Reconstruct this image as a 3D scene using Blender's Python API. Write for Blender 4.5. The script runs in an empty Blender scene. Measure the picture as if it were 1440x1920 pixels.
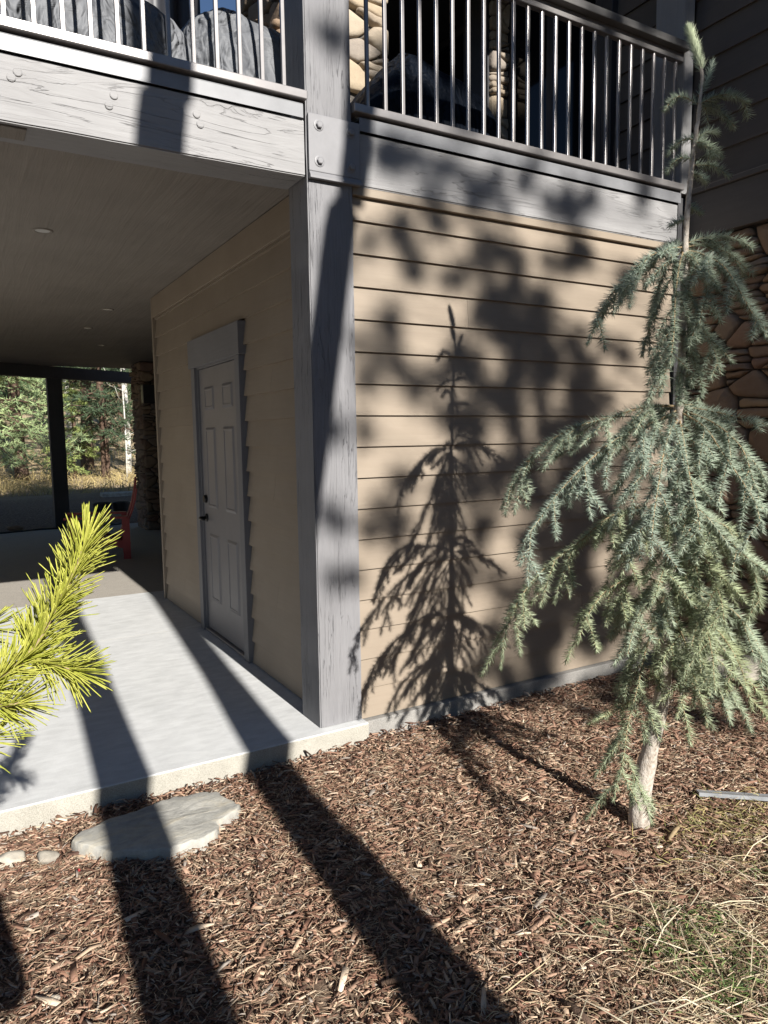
import bpy, bmesh, math, random
import numpy as np
from mathutils import Vector, Matrix, noise

scene = bpy.context.scene
R = math.radians

# ------------------------------------------------------------------ camera, sky, sun, exposure
cam_d = bpy.data.cameras.new("camera")
cam = bpy.data.objects.new("camera", cam_d)
scene.collection.objects.link(cam)
scene.camera = cam
YAW, PITCH, ROLL = 0.5289, 0.1043, -0.0145
fw = Vector((math.sin(YAW) * math.cos(PITCH), math.cos(YAW) * math.cos(PITCH), -math.sin(PITCH)))
rt = Vector((math.cos(YAW), -math.sin(YAW), 0))
up = rt.cross(fw)
r2 = rt * math.cos(ROLL) + up * math.sin(ROLL)
u2 = -rt * math.sin(ROLL) + up * math.cos(ROLL)
m = Matrix((r2, u2, -fw)).transposed().to_4x4()
m.translation = Vector((-1.5355, -3.313, 1.5115))
cam.matrix_world = m
cam_d.sensor_fit = 'HORIZONTAL'
cam_d.sensor_width = 36
cam_d.lens = 36 * 1357.1 / 1440
cam_d.clip_start = 0.02
cam_d.clip_end = 600

SUN_EL = R(27.1)
world = bpy.data.worlds.new("World")
scene.world = world
world.use_nodes = True
wt = world.node_tree
sky = wt.nodes.new('ShaderNodeTexSky')
sky.sky_type = 'NISHITA'
sky.sun_disc = False
sky.sun_elevation = SUN_EL
sky.sun_rotation = math.pi
sky.altitude = 2500
sky.air_density = 1.0
sky.dust_density = 0.0
sky.ozone_density = 3.0
wt.links.new(sky.outputs[0], wt.nodes['Background'].inputs[0])
wt.nodes['Background'].inputs[1].default_value = 0.05

sun_d = bpy.data.lights.new("sun", 'SUN')
sun_d.energy = 5.0
sun_d.angle = R(0.53)
sun_d.color = (1.0, 0.96, 0.90)
sun = bpy.data.objects.new("sun", sun_d)
scene.collection.objects.link(sun)
sun.rotation_euler = (R(90) - SUN_EL, 0, 0)
sun.location = (0, -20, 12)

scene.view_settings.view_transform = 'Standard'
scene.view_settings.look = 'None'
scene.view_settings.exposure = 0.97
scene.view_settings.gamma = 1.0
scene.view_settings.use_curve_mapping = False
scene.render.engine = 'CYCLES'
scene.cycles.max_bounces = 7
scene.cycles.diffuse_bounces = 4
scene.cycles.glossy_bounces = 3

COL = scene.collection
rng = np.random.default_rng(7)

# ------------------------------------------------------------------ helpers
def tag(o, label=None, cat=None, group=None, kind=None):
    if label: o['label'] = label
    if cat: o['category'] = cat
    if group: o['group'] = group
    if kind: o['kind'] = kind
    return o

def empty(name, loc=(0, 0, 0), rz=0.0):
    o = bpy.data.objects.new(name, None)
    o.empty_display_size = 0.1
    COL.objects.link(o)
    o.location = loc
    o.rotation_euler = (0, 0, rz)
    return o

def mesh_obj(name, me, mat=None, parent=None):
    if mat is not None and not me.materials:
        me.materials.append(mat)
    o = bpy.data.objects.new(name, me)
    COL.objects.link(o)
    if parent is not None:
        o.parent = parent
        if parent.type == 'EMPTY' and (parent.location.length > 0 or parent.rotation_euler.z):
            pass
    return o

def world_of(o):
    return o.matrix_basis if o.parent is None else world_of(o.parent) @ o.matrix_parent_inverse @ o.matrix_basis

def world_parent(o, parent):
    """parent while the mesh keeps its world place"""
    o.parent = parent
    o.matrix_parent_inverse = world_of(parent).inverted()
    return o

def pyobj(name, verts, faces, mat, parent=None, smooth=False):
    me = bpy.data.meshes.new(name)
    me.from_pydata([tuple(v) for v in verts], [], [tuple(f) for f in faces])
    me.update()
    if smooth:
        me.polygons.foreach_set('use_smooth', [True] * len(me.polygons))
    return mesh_obj(name, me, mat, parent)

def box_bm(bm, lo, hi):
    x0, y0, z0 = lo; x1, y1, z1 = hi
    v = [bm.verts.new(c) for c in ((x0, y0, z0), (x1, y0, z0), (x1, y1, z0), (x0, y1, z0), (x0, y0, z1), (x1, y0, z1), (x1, y1, z1), (x0, y1, z1))]
    for f in ((0, 3, 2, 1), (4, 5, 6, 7), (0, 1, 5, 4), (1, 2, 6, 5), (2, 3, 7, 6), (3, 0, 4, 7)):
        bm.faces.new([v[i] for i in f])
    return v

def box(name, lo, hi, mat, parent=None, bevel=0.0, seg=2):
    bm = bmesh.new()
    box_bm(bm, lo, hi)
    if bevel:
        bmesh.ops.bevel(bm, geom=bm.edges[:], offset=bevel, segments=seg, affect='EDGES', profile=0.5)
    me = bpy.data.meshes.new(name)
    bm.to_mesh(me); bm.free()
    return mesh_obj(name, me, mat, parent)

def prism(name, prof, axis, a, b, mat, parent=None):
    """profile of (p,q) swept along an axis from a to b; axis 0: (p,q)=(y,z); 1: (x,z); 2: (x,y)"""
    def P(t, pq):
        return {0: (t, pq[0], pq[1]), 1: (pq[0], t, pq[1]), 2: (pq[0], pq[1], t)}[axis]
    n = len(prof)
    vs = [P(a, q) for q in prof] + [P(b, q) for q in prof]
    fs = [tuple(range(n)), tuple(range(2 * n - 1, n - 1, -1))] + [(i, i + n, (i + 1) % n + n, (i + 1) % n) for i in range(n)]
    o = pyobj(name, vs, fs, mat, parent)
    bm = bmesh.new(); bm.from_mesh(o.data)
    bmesh.ops.recalc_face_normals(bm, faces=bm.faces[:]); bm.to_mesh(o.data); bm.free()
    return o

def tube_arrays(pts, rad, n=8):
    pts = [Vector(p) for p in pts]
    vs, fs = [], []
    for i, p in enumerate(pts):
        t = (pts[min(i + 1, len(pts) - 1)] - pts[max(i - 1, 0)]).normalized()
        a = t.cross(Vector((0, 0, 1)) if abs(t.z) < 0.9 else Vector((1, 0, 0))).normalized()
        b = t.cross(a)
        r = rad[i] if hasattr(rad, '__len__') else rad
        for k in range(n):
            an = 2 * math.pi * k / n
            vs.append(p + (a * math.cos(an) + b * math.sin(an)) * r)
    for i in range(len(pts) - 1):
        for k in range(n):
            fs.append((i * n + k, i * n + (k + 1) % n, (i + 1) * n + (k + 1) % n, (i + 1) * n + k))
    fs.append(tuple(range(n - 1, -1, -1)))
    fs.append(tuple(range((len(pts) - 1) * n, len(pts) * n)))
    return vs, fs

def tube(name, pts, rad, mat, parent=None, n=8, smooth=True):
    vs, fs = tube_arrays(pts, rad, n)
    return pyobj(name, vs, fs, mat, parent, smooth)

def np_mesh(name, V, F, mat, parent=None, col=None, smooth=False):
    """V (n,3), F (m,k) with constant k; col (n,3) a colour per vertex"""
    me = bpy.data.meshes.new(name)
    n, mf, k = len(V), len(F), F.shape[1]
    me.vertices.add(n)
    me.vertices.foreach_set('co', np.ascontiguousarray(V, dtype=np.float32).ravel())
    me.loops.add(mf * k)
    me.loops.foreach_set('vertex_index', np.ascontiguousarray(F, dtype=np.int32).ravel())
    me.polygons.add(mf)
    me.polygons.foreach_set('loop_start', np.arange(0, mf * k, k, dtype=np.int32))
    me.polygons.foreach_set('loop_total', np.full(mf, k, dtype=np.int32))
    if smooth:
        me.polygons.foreach_set('use_smooth', np.ones(mf, dtype=bool))
    me.update(calc_edges=True)
    if col is not None:
        at = me.color_attributes.new('tint', 'FLOAT_COLOR', 'POINT')
        at.data.foreach_set('color', np.concatenate([col, np.ones((n, 1))], 1).astype(np.float32).ravel())
    return mesh_obj(name, me, mat, parent)

def unit(a):
    return a / np.maximum(np.linalg.norm(a, axis=-1, keepdims=True), 1e-9)

def spikes(base, d, L, r):
    """needles: three-sided spikes; returns V, F"""
    n = len(base)
    d = unit(d)
    ref = np.where(np.abs(d[:, 2:3]) < 0.9, np.array([[0, 0, 1.0]]), np.array([[1.0, 0, 0]]))
    a = unit(np.cross(d, ref)); b = np.cross(d, a)
    V = np.empty((n, 4, 3))
    for k in range(3):
        an = 2 * math.pi * k / 3
        V[:, k] = base + (a * math.cos(an) + b * math.sin(an)) * r[:, None]
    V[:, 3] = base + d * L[:, None]
    i = (np.arange(n) * 4)[:, None]
    F = np.concatenate([i + np.array([[0, 1, 3]]), i + np.array([[1, 2, 3]]), i + np.array([[2, 0, 3]])], 0)
    return V.reshape(-1, 3), F

def ribbons(P, W):
    """P (n,k,3) polylines, W (n,) widths -> flat tapering ribbons with a fold (quads)"""
    n, k, _ = P.shape
    t = unit(P[:, -1] - P[:, 0])
    s = unit(np.cross(t, rng.normal(size=(n, 3))))
    V = np.empty((n, k, 2, 3))
    for j in range(k):
        w = W * (1.0 - 0.75 * (j / (k - 1)) ** 2) * 0.5
        V[:, j, 0] = P[:, j] - s * w[:, None]
        V[:, j, 1] = P[:, j] + s * w[:, None]
    base = (np.arange(n) * 2 * k)[:, None]
    F = np.concatenate([base + np.array([[2 * j, 2 * j + 1, 2 * j + 3, 2 * j + 2]]) for j in range(k - 1)], 0)
    return V.reshape(-1, 3), F

def rods(base, d, L, r):
    """stiff blunt needles: three-sided rods a little narrower at the tip"""
    n = len(base); d = unit(d)
    ref = np.where(np.abs(d[:, 2:3]) < 0.9, np.array([[0, 0, 1.0]]), np.array([[1.0, 0, 0]]))
    a = unit(np.cross(d, ref)); b = np.cross(d, a)
    V = np.empty((n, 7, 3))
    for k in range(3):
        an = 2 * math.pi * k / 3
        o = a * math.cos(an) + b * math.sin(an)
        V[:, k] = base + o * r[:, None]
        V[:, 3 + k] = base + d * (L * 0.93)[:, None] + o * (r * 0.8)[:, None]
    V[:, 6] = base + d * L[:, None]
    i = (np.arange(n) * 7)[:, None]
    F = np.concatenate([i + np.array([t]) for t in ((0, 1, 4), (0, 4, 3), (1, 2, 5), (1, 5, 4), (2, 0, 3), (2, 3, 5), (3, 4, 6), (4, 5, 6), (5, 3, 6))], 0)
    return V.reshape(-1, 3), F

# ------------------------------------------------------------------ materials
def new_mat(name):
    mt = bpy.data.materials.new(name)
    mt.use_nodes = True
    return mt, mt.node_tree, mt.node_tree.nodes['Principled BSDF']

def ramp(nt, fac, stops):
    r = nt.nodes.new('ShaderNodeValToRGB')
    el = r.color_ramp.elements
    el[0].position, el[0].color = stops[0][0], (*stops[0][1], 1)
    el[1].position, el[1].color = stops[-1][0], (*stops[-1][1], 1)
    for p, c in stops[1:-1]:
        e = el.new(p); e.color = (*c, 1)
    nt.links.new(fac, r.inputs[0])
    return r.outputs[0]

def noise_node(nt, vec, scale, detail=4, rough=0.55, dist=0.0):
    n = nt.nodes.new('ShaderNodeTexNoise')
    n.inputs['Scale'].default_value = scale
    n.inputs['Detail'].default_value = detail
    n.inputs['Roughness'].default_value = rough
    n.inputs['Distortion'].default_value = dist
    nt.links.new(vec, n.inputs['Vector'])
    return n.outputs[0]

def coords(nt, scale=(1, 1, 1), which='Object'):
    tc = nt.nodes.new('ShaderNodeTexCoord')
    mp = nt.nodes.new('ShaderNodeMapping')
    mp.inputs['Scale'].default_value = scale
    nt.links.new(tc.outputs[which], mp.inputs[0])
    return mp.outputs[0]

def mix(nt, a, b, fac, mode='MIX'):
    n = nt.nodes.new('ShaderNodeMix')
    n.data_type = 'RGBA'; n.blend_type = mode
    for s, v in ((n.inputs[0], fac), (n.inputs[6], a), (n.inputs[7], b)):
        if isinstance(v, (int, float)): s.default_value = v
        elif isinstance(v, tuple): s.default_value = (*v, 1)
        else: nt.links.new(v, s)
    return n.outputs[2]

def bump(nt, bsdf, hts):
    """hts: list of (socket, strength, distance), chained"""
    prev = None
    for h, s, d in hts:
        b = nt.nodes.new('ShaderNodeBump')
        b.inputs['Strength'].default_value = s
        b.inputs['Distance'].default_value = d
        nt.links.new(h, b.inputs['Height'])
        if prev: nt.links.new(prev, b.inputs['Normal'])
        prev = b.outputs[0]
    nt.links.new(prev, bsdf.inputs['Normal'])

def mat_wood(name, c0, c1, stretch, rough=0.7, grain=40, strength=0.5, dist=0.004, wear=None, per_object=0.0):
    """painted or sawn timber; stretch = small number on the axis along the grain"""
    mt, nt, bs = new_mat(name)
    v = coords(nt, stretch)
    g = noise_node(nt, v, grain, 6, 0.65, 0.6)
    g2 = noise_node(nt, v, grain * 0.22, 3, 0.5, 1.2)
    big = noise_node(nt, coords(nt), 2.2, 4, 0.6)
    c = ramp(nt, g, [(0.3, c0), (0.7, c1)])
    c = mix(nt, c, ramp(nt, big, [(0.3, tuple(0.86 * x for x in c0)), (0.7, tuple(1.06 * x for x in c1))]), 0.45)
    crack = None
    if wear:
        w = noise_node(nt, v, grain * 0.30, 5, 0.5, 2.2)
        crack = ramp(nt, w, [(0.480, (1, 1, 1)), (0.489, (0, 0, 0)), (0.492, (0, 0, 0)), (0.501, (1, 1, 1))])
        patch_ = ramp(nt, noise_node(nt, coords(nt, tuple(max(q, 0.35) for q in stretch)), 5, 3), [(0.45, (1, 1, 1)), (0.60, (0, 0, 0))])
        crack = mix(nt, crack, (1.0, 1.0, 1.0), patch_)
        c = mix(nt, wear, c, crack)
    if per_object:
        oi = nt.nodes.new('ShaderNodeObjectInfo')
        c = mix(nt, c, ramp(nt, oi.outputs['Random'], [(0, (1 - per_object,) * 3), (1, (1, 1, 1))]), 1.0, 'MULTIPLY')
    nt.links.new(c, bs.inputs['Base Color'])
    bs.inputs['Roughness'].default_value = rough
    bump(nt, bs, [(g2, strength * 0.6, dist * 2), (g, strength, dist)] + ([(crack, 0.8, 0.005)] if crack else []))
    return mt

def mat_noise(name, stops, scale=6, detail=5, rough=0.85, bumps=((60, 0.4, 0.002),), spec=0.4, stretch=(1, 1, 1), dist=0.0, per_object=None):
    mt, nt, bs = new_mat(name)
    v = coords(nt, stretch)
    c = ramp(nt, noise_node(nt, v, scale, detail, 0.6, dist), stops)
    if per_object:
        oi = nt.nodes.new('ShaderNodeObjectInfo')
        c2 = ramp(nt, oi.outputs['Random'], per_object)
        c = mix(nt, c2, c, 0.4)
    nt.links.new(c, bs.inputs['Base Color'])
    bs.inputs['Roughness'].default_value = rough
    bs.inputs['Specular IOR Level'].default_value = spec
    if bumps:
        bump(nt, bs, [(noise_node(nt, v, s, 6, 0.65), st, d) for s, st, d in bumps])
    return mt

def mat_tint(name, rough=0.7, spec=0.3, trans=0.0, bumpscale=None):
    """colour from the mesh's own tint attribute (each chip, needle or blade has its own colour)"""
    mt, nt, bs = new_mat(name)
    a = nt.nodes.new('ShaderNodeAttribute'); a.attribute_name = 'tint'
    nt.links.new(a.outputs['Color'], bs.inputs['Base Color'])
    bs.inputs['Roughness'].default_value = rough
    bs.inputs['Specular IOR Level'].default_value = spec
    if trans:
        tr = nt.nodes.new('ShaderNodeBsdfTranslucent')
        nt.links.new(a.outputs['Color'], tr.inputs[0])
        ms = nt.nodes.new('ShaderNodeMixShader'); ms.inputs[0].default_value = trans
        nt.links.new(bs.outputs[0], ms.inputs[1]); nt.links.new(tr.outputs[0], ms.inputs[2])
        nt.links.new(ms.outputs[0], nt.nodes['Material Output'].inputs[0])
    if bumpscale:
        bump(nt, bs, [(noise_node(nt, coords(nt), bumpscale, 4), 0.5, 0.001)])
    return mt

def mat_plain(name, c, rough=0.5, metal=0.0, spec=0.5, var=0.12, scale=8, bumpd=None):
    mt, nt, bs = new_mat(name)
    n = noise_node(nt, coords(nt), scale, 4, 0.6)
    nt.links.new(ramp(nt, n, [(0.3, tuple(x * (1 - var) for x in c)), (0.7, tuple(min(1, x * (1 + var)) for x in c))]), bs.inputs['Base Color'])
    bs.inputs['Roughness'].default_value = rough
    bs.inputs['Metallic'].default_value = metal
    bs.inputs['Specular IOR Level'].default_value = spec
    if bumpd:
        bump(nt, bs, [(noise_node(nt, coords(nt), bumpd[0], 5), bumpd[1], bumpd[2])])
    return mt

GREY0, GREY1 = (0.225, 0.22, 0.22), (0.285, 0.28, 0.278)
M = {}
M['beam'] = mat_wood('beam_paint', GREY0, GREY1, (0.09, 1, 1), 0.72, 30, 0.8, 0.006, wear=(0.205, 0.20, 0.20))
M['post'] = mat_wood('post_paint', (0.165, 0.163, 0.170), (0.215, 0.212, 0.218), (1, 1, 0.05), 0.72, 75, 0.9, 0.005, wear=(0.125, 0.123, 0.13))
M['trim_v'] = mat_wood('trim_paint', (0.145, 0.14, 0.143), (0.18, 0.175, 0.178), (1, 1, 0.06), 0.7, 60, 0.35, 0.002)
M['trim_h'] = mat_wood('trim_paint_level', (0.145, 0.14, 0.143), (0.18, 0.175, 0.178), (1, 0.06, 1), 0.7, 60, 0.3, 0.002)
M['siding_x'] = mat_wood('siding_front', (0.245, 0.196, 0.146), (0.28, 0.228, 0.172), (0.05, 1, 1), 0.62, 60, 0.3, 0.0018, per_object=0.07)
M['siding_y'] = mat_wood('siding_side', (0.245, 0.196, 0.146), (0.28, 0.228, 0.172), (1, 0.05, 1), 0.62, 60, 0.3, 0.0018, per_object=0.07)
M['siding_shaded'] = mat_wood('siding_shaded', (0.075, 0.062, 0.052), (0.092, 0.078, 0.066), (1, 0.05, 1), 0.65, 60, 0.3, 0.0018, per_object=0.06)  # tan siding again, its base colour darkened to stand for deep shade
M['band'] = mat_wood('band_paint', (0.065, 0.058, 0.055), (0.082, 0.075, 0.07), (1, 0.06, 1), 0.6, 50, 0.25, 0.002)
M['darkwood'] = mat_wood('dark_timber', (0.035, 0.035, 0.038), (0.055, 0.053, 0.055), (1, 1, 0.06), 0.75, 45, 0.5, 0.003)
M['cornerpost'] = mat_wood('corner_post_paint', (0.21, 0.205, 0.205), (0.27, 0.265, 0.26), (1, 1, 0.05), 0.75, 50, 0.8, 0.005)
M['plate'] = mat_plain('plate_paint', (0.19, 0.188, 0.195), 0.5, 0.0, 0.5, 0.08, 14, (90, 0.15, 0.001))
M['rail'] = mat_plain('railing_metal', (0.27, 0.255, 0.25), 0.3, 0.4, 0.5, 0.08, 20)
M['flashing'] = mat_plain('flashing_metal', (0.185, 0.187, 0.195), 0.45, 0.1, 0.5, 0.1, 9, (30, 0.1, 0.001))
M['soffit'] = mat_wood('soffit_paint', (0.19, 0.165, 0.14), (0.225, 0.198, 0.168), (1, 0.06, 1), 0.75, 22, 1.0, 0.008)
M['door'] = mat_plain('door_paint', (0.165, 0.157, 0.16), 0.5, 0, 0.5, 0.05, 6, (160, 0.08, 0.0006))
M['black_metal'] = mat_plain('black_metal', (0.02, 0.019, 0.019), 0.35, 0.6, 0.5)
M['lens'] = mat_plain('lamp_lens', (0.55, 0.53, 0.5), 0.25)
M['black_plastic'] = mat_plain('black_plastic', (0.018, 0.018, 0.02), 0.45)
M['red'] = mat_plain('red_plastic', (0.27, 0.035, 0.035), 0.5, 0, 0.4, 0.12, 9)
M['glass'] = mat_plain('dark_glass', (0.005, 0.006, 0.008), 0.05, 0, 0.22, 0.0)
M['frame'] = mat_plain('dark_frame', (0.03, 0.03, 0.034), 0.5)
M['mortar'] = mat_noise('mortar', [(0.3, (0.05, 0.045, 0.04)), (0.7, (0.09, 0.08, 0.07))], 20)
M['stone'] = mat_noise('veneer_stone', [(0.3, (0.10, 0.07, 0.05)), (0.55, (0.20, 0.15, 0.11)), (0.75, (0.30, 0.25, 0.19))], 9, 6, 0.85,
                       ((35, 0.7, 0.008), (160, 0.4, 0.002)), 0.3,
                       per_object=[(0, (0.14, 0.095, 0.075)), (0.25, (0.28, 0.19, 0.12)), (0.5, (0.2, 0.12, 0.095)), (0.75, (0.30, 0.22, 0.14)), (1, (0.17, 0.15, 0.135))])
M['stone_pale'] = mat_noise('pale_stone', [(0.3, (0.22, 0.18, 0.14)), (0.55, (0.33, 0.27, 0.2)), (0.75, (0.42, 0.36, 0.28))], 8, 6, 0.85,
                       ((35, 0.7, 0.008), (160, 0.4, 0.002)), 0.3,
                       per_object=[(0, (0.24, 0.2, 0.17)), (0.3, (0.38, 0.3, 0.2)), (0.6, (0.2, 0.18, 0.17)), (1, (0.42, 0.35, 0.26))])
M['rock'] = mat_noise('rock', [(0.3, (0.24, 0.215, 0.18)), (0.6, (0.42, 0.385, 0.32)), (0.8, (0.55, 0.51, 0.44))], 12, 6, 0.9, ((30, 0.6, 0.006), (140, 0.4, 0.002)), 0.3)
M['bark_pale'] = mat_noise('spruce_bark', [(0.30, (0.20, 0.155, 0.12)), (0.42, (0.38, 0.33, 0.275)), (0.55, (0.48, 0.43, 0.37)), (0.7, (0.58, 0.53, 0.47))], 55, 7, 0.9, ((40, 0.8, 0.010), (130, 0.8, 0.004)), 0.2, (1, 1, 0.75))
M['bark_dark'] = mat_noise('pine_bark', [(0.3, (0.05, 0.033, 0.024)), (0.7, (0.16, 0.105, 0.075))], 14, 6, 0.95, ((20, 1.0, 0.02),), 0.2, (1, 1, 0.25))
M['bark_aspen'] = mat_noise('aspen_bark', [(0.3, (0.12, 0.11, 0.09)), (0.45, (0.5, 0.48, 0.42)), (0.8, (0.62, 0.6, 0.54))], 5, 5, 0.85, ((20, 0.4, 0.005),), 0.3, (1, 1, 2.5))
M['twig'] = mat_plain('twig', (0.27, 0.20, 0.115), 0.75, 0, 0.3, 0.25, 60)
M['needle'] = mat_tint('spruce_needle', 0.5, 0.35, 0.12)
M['pine_needle'] = mat_tint('pine_needle', 0.45, 0.4, 0.22)
M['foliage'] = mat_tint('conifer_foliage', 0.6, 0.3, 0.1)
M['chips'] = mat_tint('bark_mulch', 0.85, 0.2, 0.0, 180)
M['straw'] = mat_tint('dry_straw', 0.7, 0.3, 0.1)
M['leaf'] = mat_tint('leaf', 0.55, 0.3, 0.15)
def mat_fabric(name, c0, c1, spec, crease):
    mt, nt, bs = new_mat(name)
    v = coords(nt)
    nt.links.new(ramp(nt, noise_node(nt, v, 4, 5), [(0.3, c0), (0.7, c1)]), bs.inputs['Base Color'])
    bs.inputs['Roughness'].default_value = 0.6
    bs.inputs['Specular IOR Level'].default_value = spec
    hs = []
    for sc, st, d in (((2.6, 2.6, 1.3), crease, 0.10), ((6, 6, 3.2), crease, 0.05), ((13, 13, 9), crease * 0.35, 0.015)):
        n = noise_node(nt, coords(nt, sc), 1.0, 2, 0.5, 1.4)
        r = ramp(nt, n, [(0.30, (1, 1, 1)), (0.5, (0, 0, 0)), (0.53, (0.1, 0.1, 0.1)), (0.7, (1, 1, 1))])
        hs.append((r, st, d))
    bump(nt, bs, hs)
    return mt
M['cover'] = mat_fabric('grey_cover_fabric', (0.115, 0.12, 0.13), (0.15, 0.155, 0.165), 0.3, 0.55)
M['navy'] = mat_fabric('navy_cover_fabric', (0.004, 0.006, 0.011), (0.008, 0.012, 0.02), 0.08, 0.5)
M['edging'] = mat_plain('edging_metal', (0.38, 0.40, 0.42), 0.35, 0.3, 0.5, 0.15, 20)
M['cloth'] = mat_plain('dark_cloth', (0.04, 0.045, 0.06), 0.9)
M['skin'] = mat_plain('skin', (0.45, 0.3, 0.22), 0.6)

def mat_concrete(name, c0, c1, speck=0.0, rough=0.85):
    mt, nt, bs = new_mat(name)
    v = coords(nt)
    a = noise_node(nt, v, 1.6, 5, 0.6, 0.4)
    b = noise_node(nt, coords(nt, (1, 2.5, 1)), 7, 6, 0.65, 0.3)
    f = noise_node(nt, v, 230, 3, 0.7)
    c = ramp(nt, a, [(0.3, c0), (0.68, c1)])
    c = mix(nt, c, ramp(nt, b, [(0.3, tuple(x * 0.84 for x in c0)), (0.65, tuple(min(0.8, x * 1.08) for x in c1))]), 0.5)
    if speck:
        c = mix(nt, c, ramp(nt, f, [(0.35, tuple(x * 0.45 for x in c0)), (0.6, c1)]), speck)
    nt.links.new(c, bs.inputs['Base Color'])
    bs.inputs['Roughness'].default_value = rough
    bump(nt, bs, [(b, 0.15, 0.004), (f, 0.35, 0.0012)])
    return mt
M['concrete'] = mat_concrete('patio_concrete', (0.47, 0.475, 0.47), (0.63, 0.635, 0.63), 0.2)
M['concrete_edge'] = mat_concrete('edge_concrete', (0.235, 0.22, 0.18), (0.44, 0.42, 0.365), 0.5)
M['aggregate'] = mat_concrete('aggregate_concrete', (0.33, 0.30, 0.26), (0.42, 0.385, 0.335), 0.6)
M['foundation'] = mat_concrete('foundation_concrete', (0.17, 0.165, 0.155), (0.33, 0.315, 0.29), 0.5)

def mat_flag():
    mt, nt, bs = new_mat('flagstone_rock')
    v = coords(nt, (1.0, 3.2, 1.0))
    a = noise_node(nt, v, 5, 6, 0.65, 0.8)
    b = noise_node(nt, coords(nt), 26, 6, 0.7, 0.2)
    c = ramp(nt, a, [(0.3, (0.25, 0.245, 0.225)), (0.5, (0.36, 0.35, 0.31)), (0.62, (0.44, 0.40, 0.31)), (0.8, (0.40, 0.34, 0.24))])
    c = mix(nt, c, ramp(nt, b, [(0.3, (0.2, 0.195, 0.185)), (0.7, (0.5, 0.48, 0.43))]), 0.4)
    nt.links.new(c, bs.inputs['Base Color'])
    bs.inputs['Roughness'].default_value = 0.85
    bump(nt, bs, [(a, 0.6, 0.012), (b, 0.7, 0.004), (noise_node(nt, coords(nt), 150, 4), 0.5, 0.0015)])
    return mt
M['flag'] = mat_flag()

def mat_ground():
    mt, nt, bs = new_mat('ground_soil')
    v = coords(nt)
    sep = nt.nodes.new('ShaderNodeSeparateXYZ')
    tc = nt.nodes.new('ShaderNodeTexCoord')
    nt.links.new(tc.outputs['Object'], sep.inputs[0])
    near = ramp(nt, noise_node(nt, v, 30, 6, 0.7), [(0.3, (0.07, 0.046, 0.034)), (0.5, (0.17, 0.12, 0.085)), (0.72, (0.30, 0.23, 0.17))])
    far = ramp(nt, noise_node(nt, v, 1.5, 6, 0.65), [(0.3, (0.24, 0.17, 0.10)), (0.55, (0.42, 0.33, 0.21)), (0.75, (0.52, 0.44, 0.30))])
    mr = nt.nodes.new('ShaderNodeMapRange')
    mr.inputs[1].default_value = 14; mr.inputs[2].default_value = 18
    nt.links.new(sep.outputs[1], mr.inputs[0])
    nt.links.new(mix(nt, near, far, mr.outputs[0]), bs.inputs['Base Color'])
    bs.inputs['Roughness'].default_value = 0.95
    bs.inputs['Specular IOR Level'].default_value = 0.15
    bump(nt, bs, [(noise_node(nt, v, 40, 6, 0.7), 0.8, 0.01)])
    return mt
M['ground'] = mat_ground()

# ------------------------------------------------------------------ terrain
def sstep(a, b, t):
    t = max(0.0, min(1.0, (t - a) / (b - a)))
    return t * t * (3 - 2 * t)

def gz(x, y):
    z = -0.115
    z += 0.27 * sstep(10.15, 10.9, y)
    if y > 10.9:
        z += 0.017 * (y - 10.9)
    if y > 26:
        z += 0.10 * (y - 26) + 0.0009 * (y - 26) ** 2
    if y < -0.05 and y > -8:
        z += 0.012 * noise.noise(Vector((x * 1.7, y * 1.7, 0.3))) + 0.012 * noise.noise(Vector((x * 4, y * 4, 1.3)))
    if abs(x) > 5 or y < -6:
        z += 0.08 * noise.noise(Vector((x * 0.2, y * 0.2, 2.0)))
    return z

def axis_ticks(a, b, fine, lo, hi):
    t = list(np.arange(lo, hi + 1e-6, fine))
    s = fine; v = hi
    while v < b:
        s *= 1.22; v += s; t.append(v)
    s = fine; v = lo
    while v > a:
        s *= 1.22; v -= s; t.insert(0, v)
    return t
gx = axis_ticks(-150, 150, 0.12, -2.6, 3.4)
gy = axis_ticks(-90, 170, 0.12, -3.4, 0.1)
gv = [(x, y, gz(x, y)) for y in gy for x in gx]
nx = len(gx)
gf = [(j * nx + i, j * nx + i + 1, (j + 1) * nx + i + 1, (j + 1) * nx + i) for j in range(len(gy) - 1) for i in range(nx - 1)]
ground = tag(pyobj('ground', gv, gf, M['ground'], None, True), 'bare brown soil and mulch bed sloping up behind the house', None, None, 'structure')

# ------------------------------------------------------------------ patio slabs
slab = empty('patio_slab'); tag(slab, 'pale smooth concrete patio slab with a rounded front edge', None, None, 'structure')
def slab_panel(name, x0, x1, y0, y1, mat, z1=0.0, bev=0.009):
    bm = bmesh.new()
    box_bm(bm, (x0, y0, -0.22), (x1, y1, z1))
    bmesh.ops.bevel(bm, geom=[e for e in bm.edges if all(abs(v.co.z - z1) < 1e-5 and (abs(v.co.y - y0) < 1e-5 and y0 < 0) for v in e.verts)], offset=bev, segments=3, affect='EDGES', profile=0.5)
    me = bpy.data.meshes.new(name); bm.to_mesh(me); bm.free()
    me.materials.append(mat); me.materials.append(M['concrete_edge'])
    for p in me.polygons:
        if abs(p.normal.z) < 0.6 and p.center.y < y0 + 0.02: p.material_index = 1
    return mesh_obj(name, me, None, slab)
slab_panel('slab_panel', -6.5, -2.752, -0.066, 2.4, M['concrete'])
slab_panel('slab_panel', -2.748, 0.249, -0.066, 2.4, M['concrete'])
slab_panel('slab_panel', -6.5, -2.752, 2.404, 4.0, M['concrete'])
slab_panel('slab_panel', -2.748, 0.249, 2.404, 4.0, M['concrete'])
aggr = box('patio_floor', (-6.5, 4.004, -0.25), (2.55, 10.35, -0.002), M['aggregate'])
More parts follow.
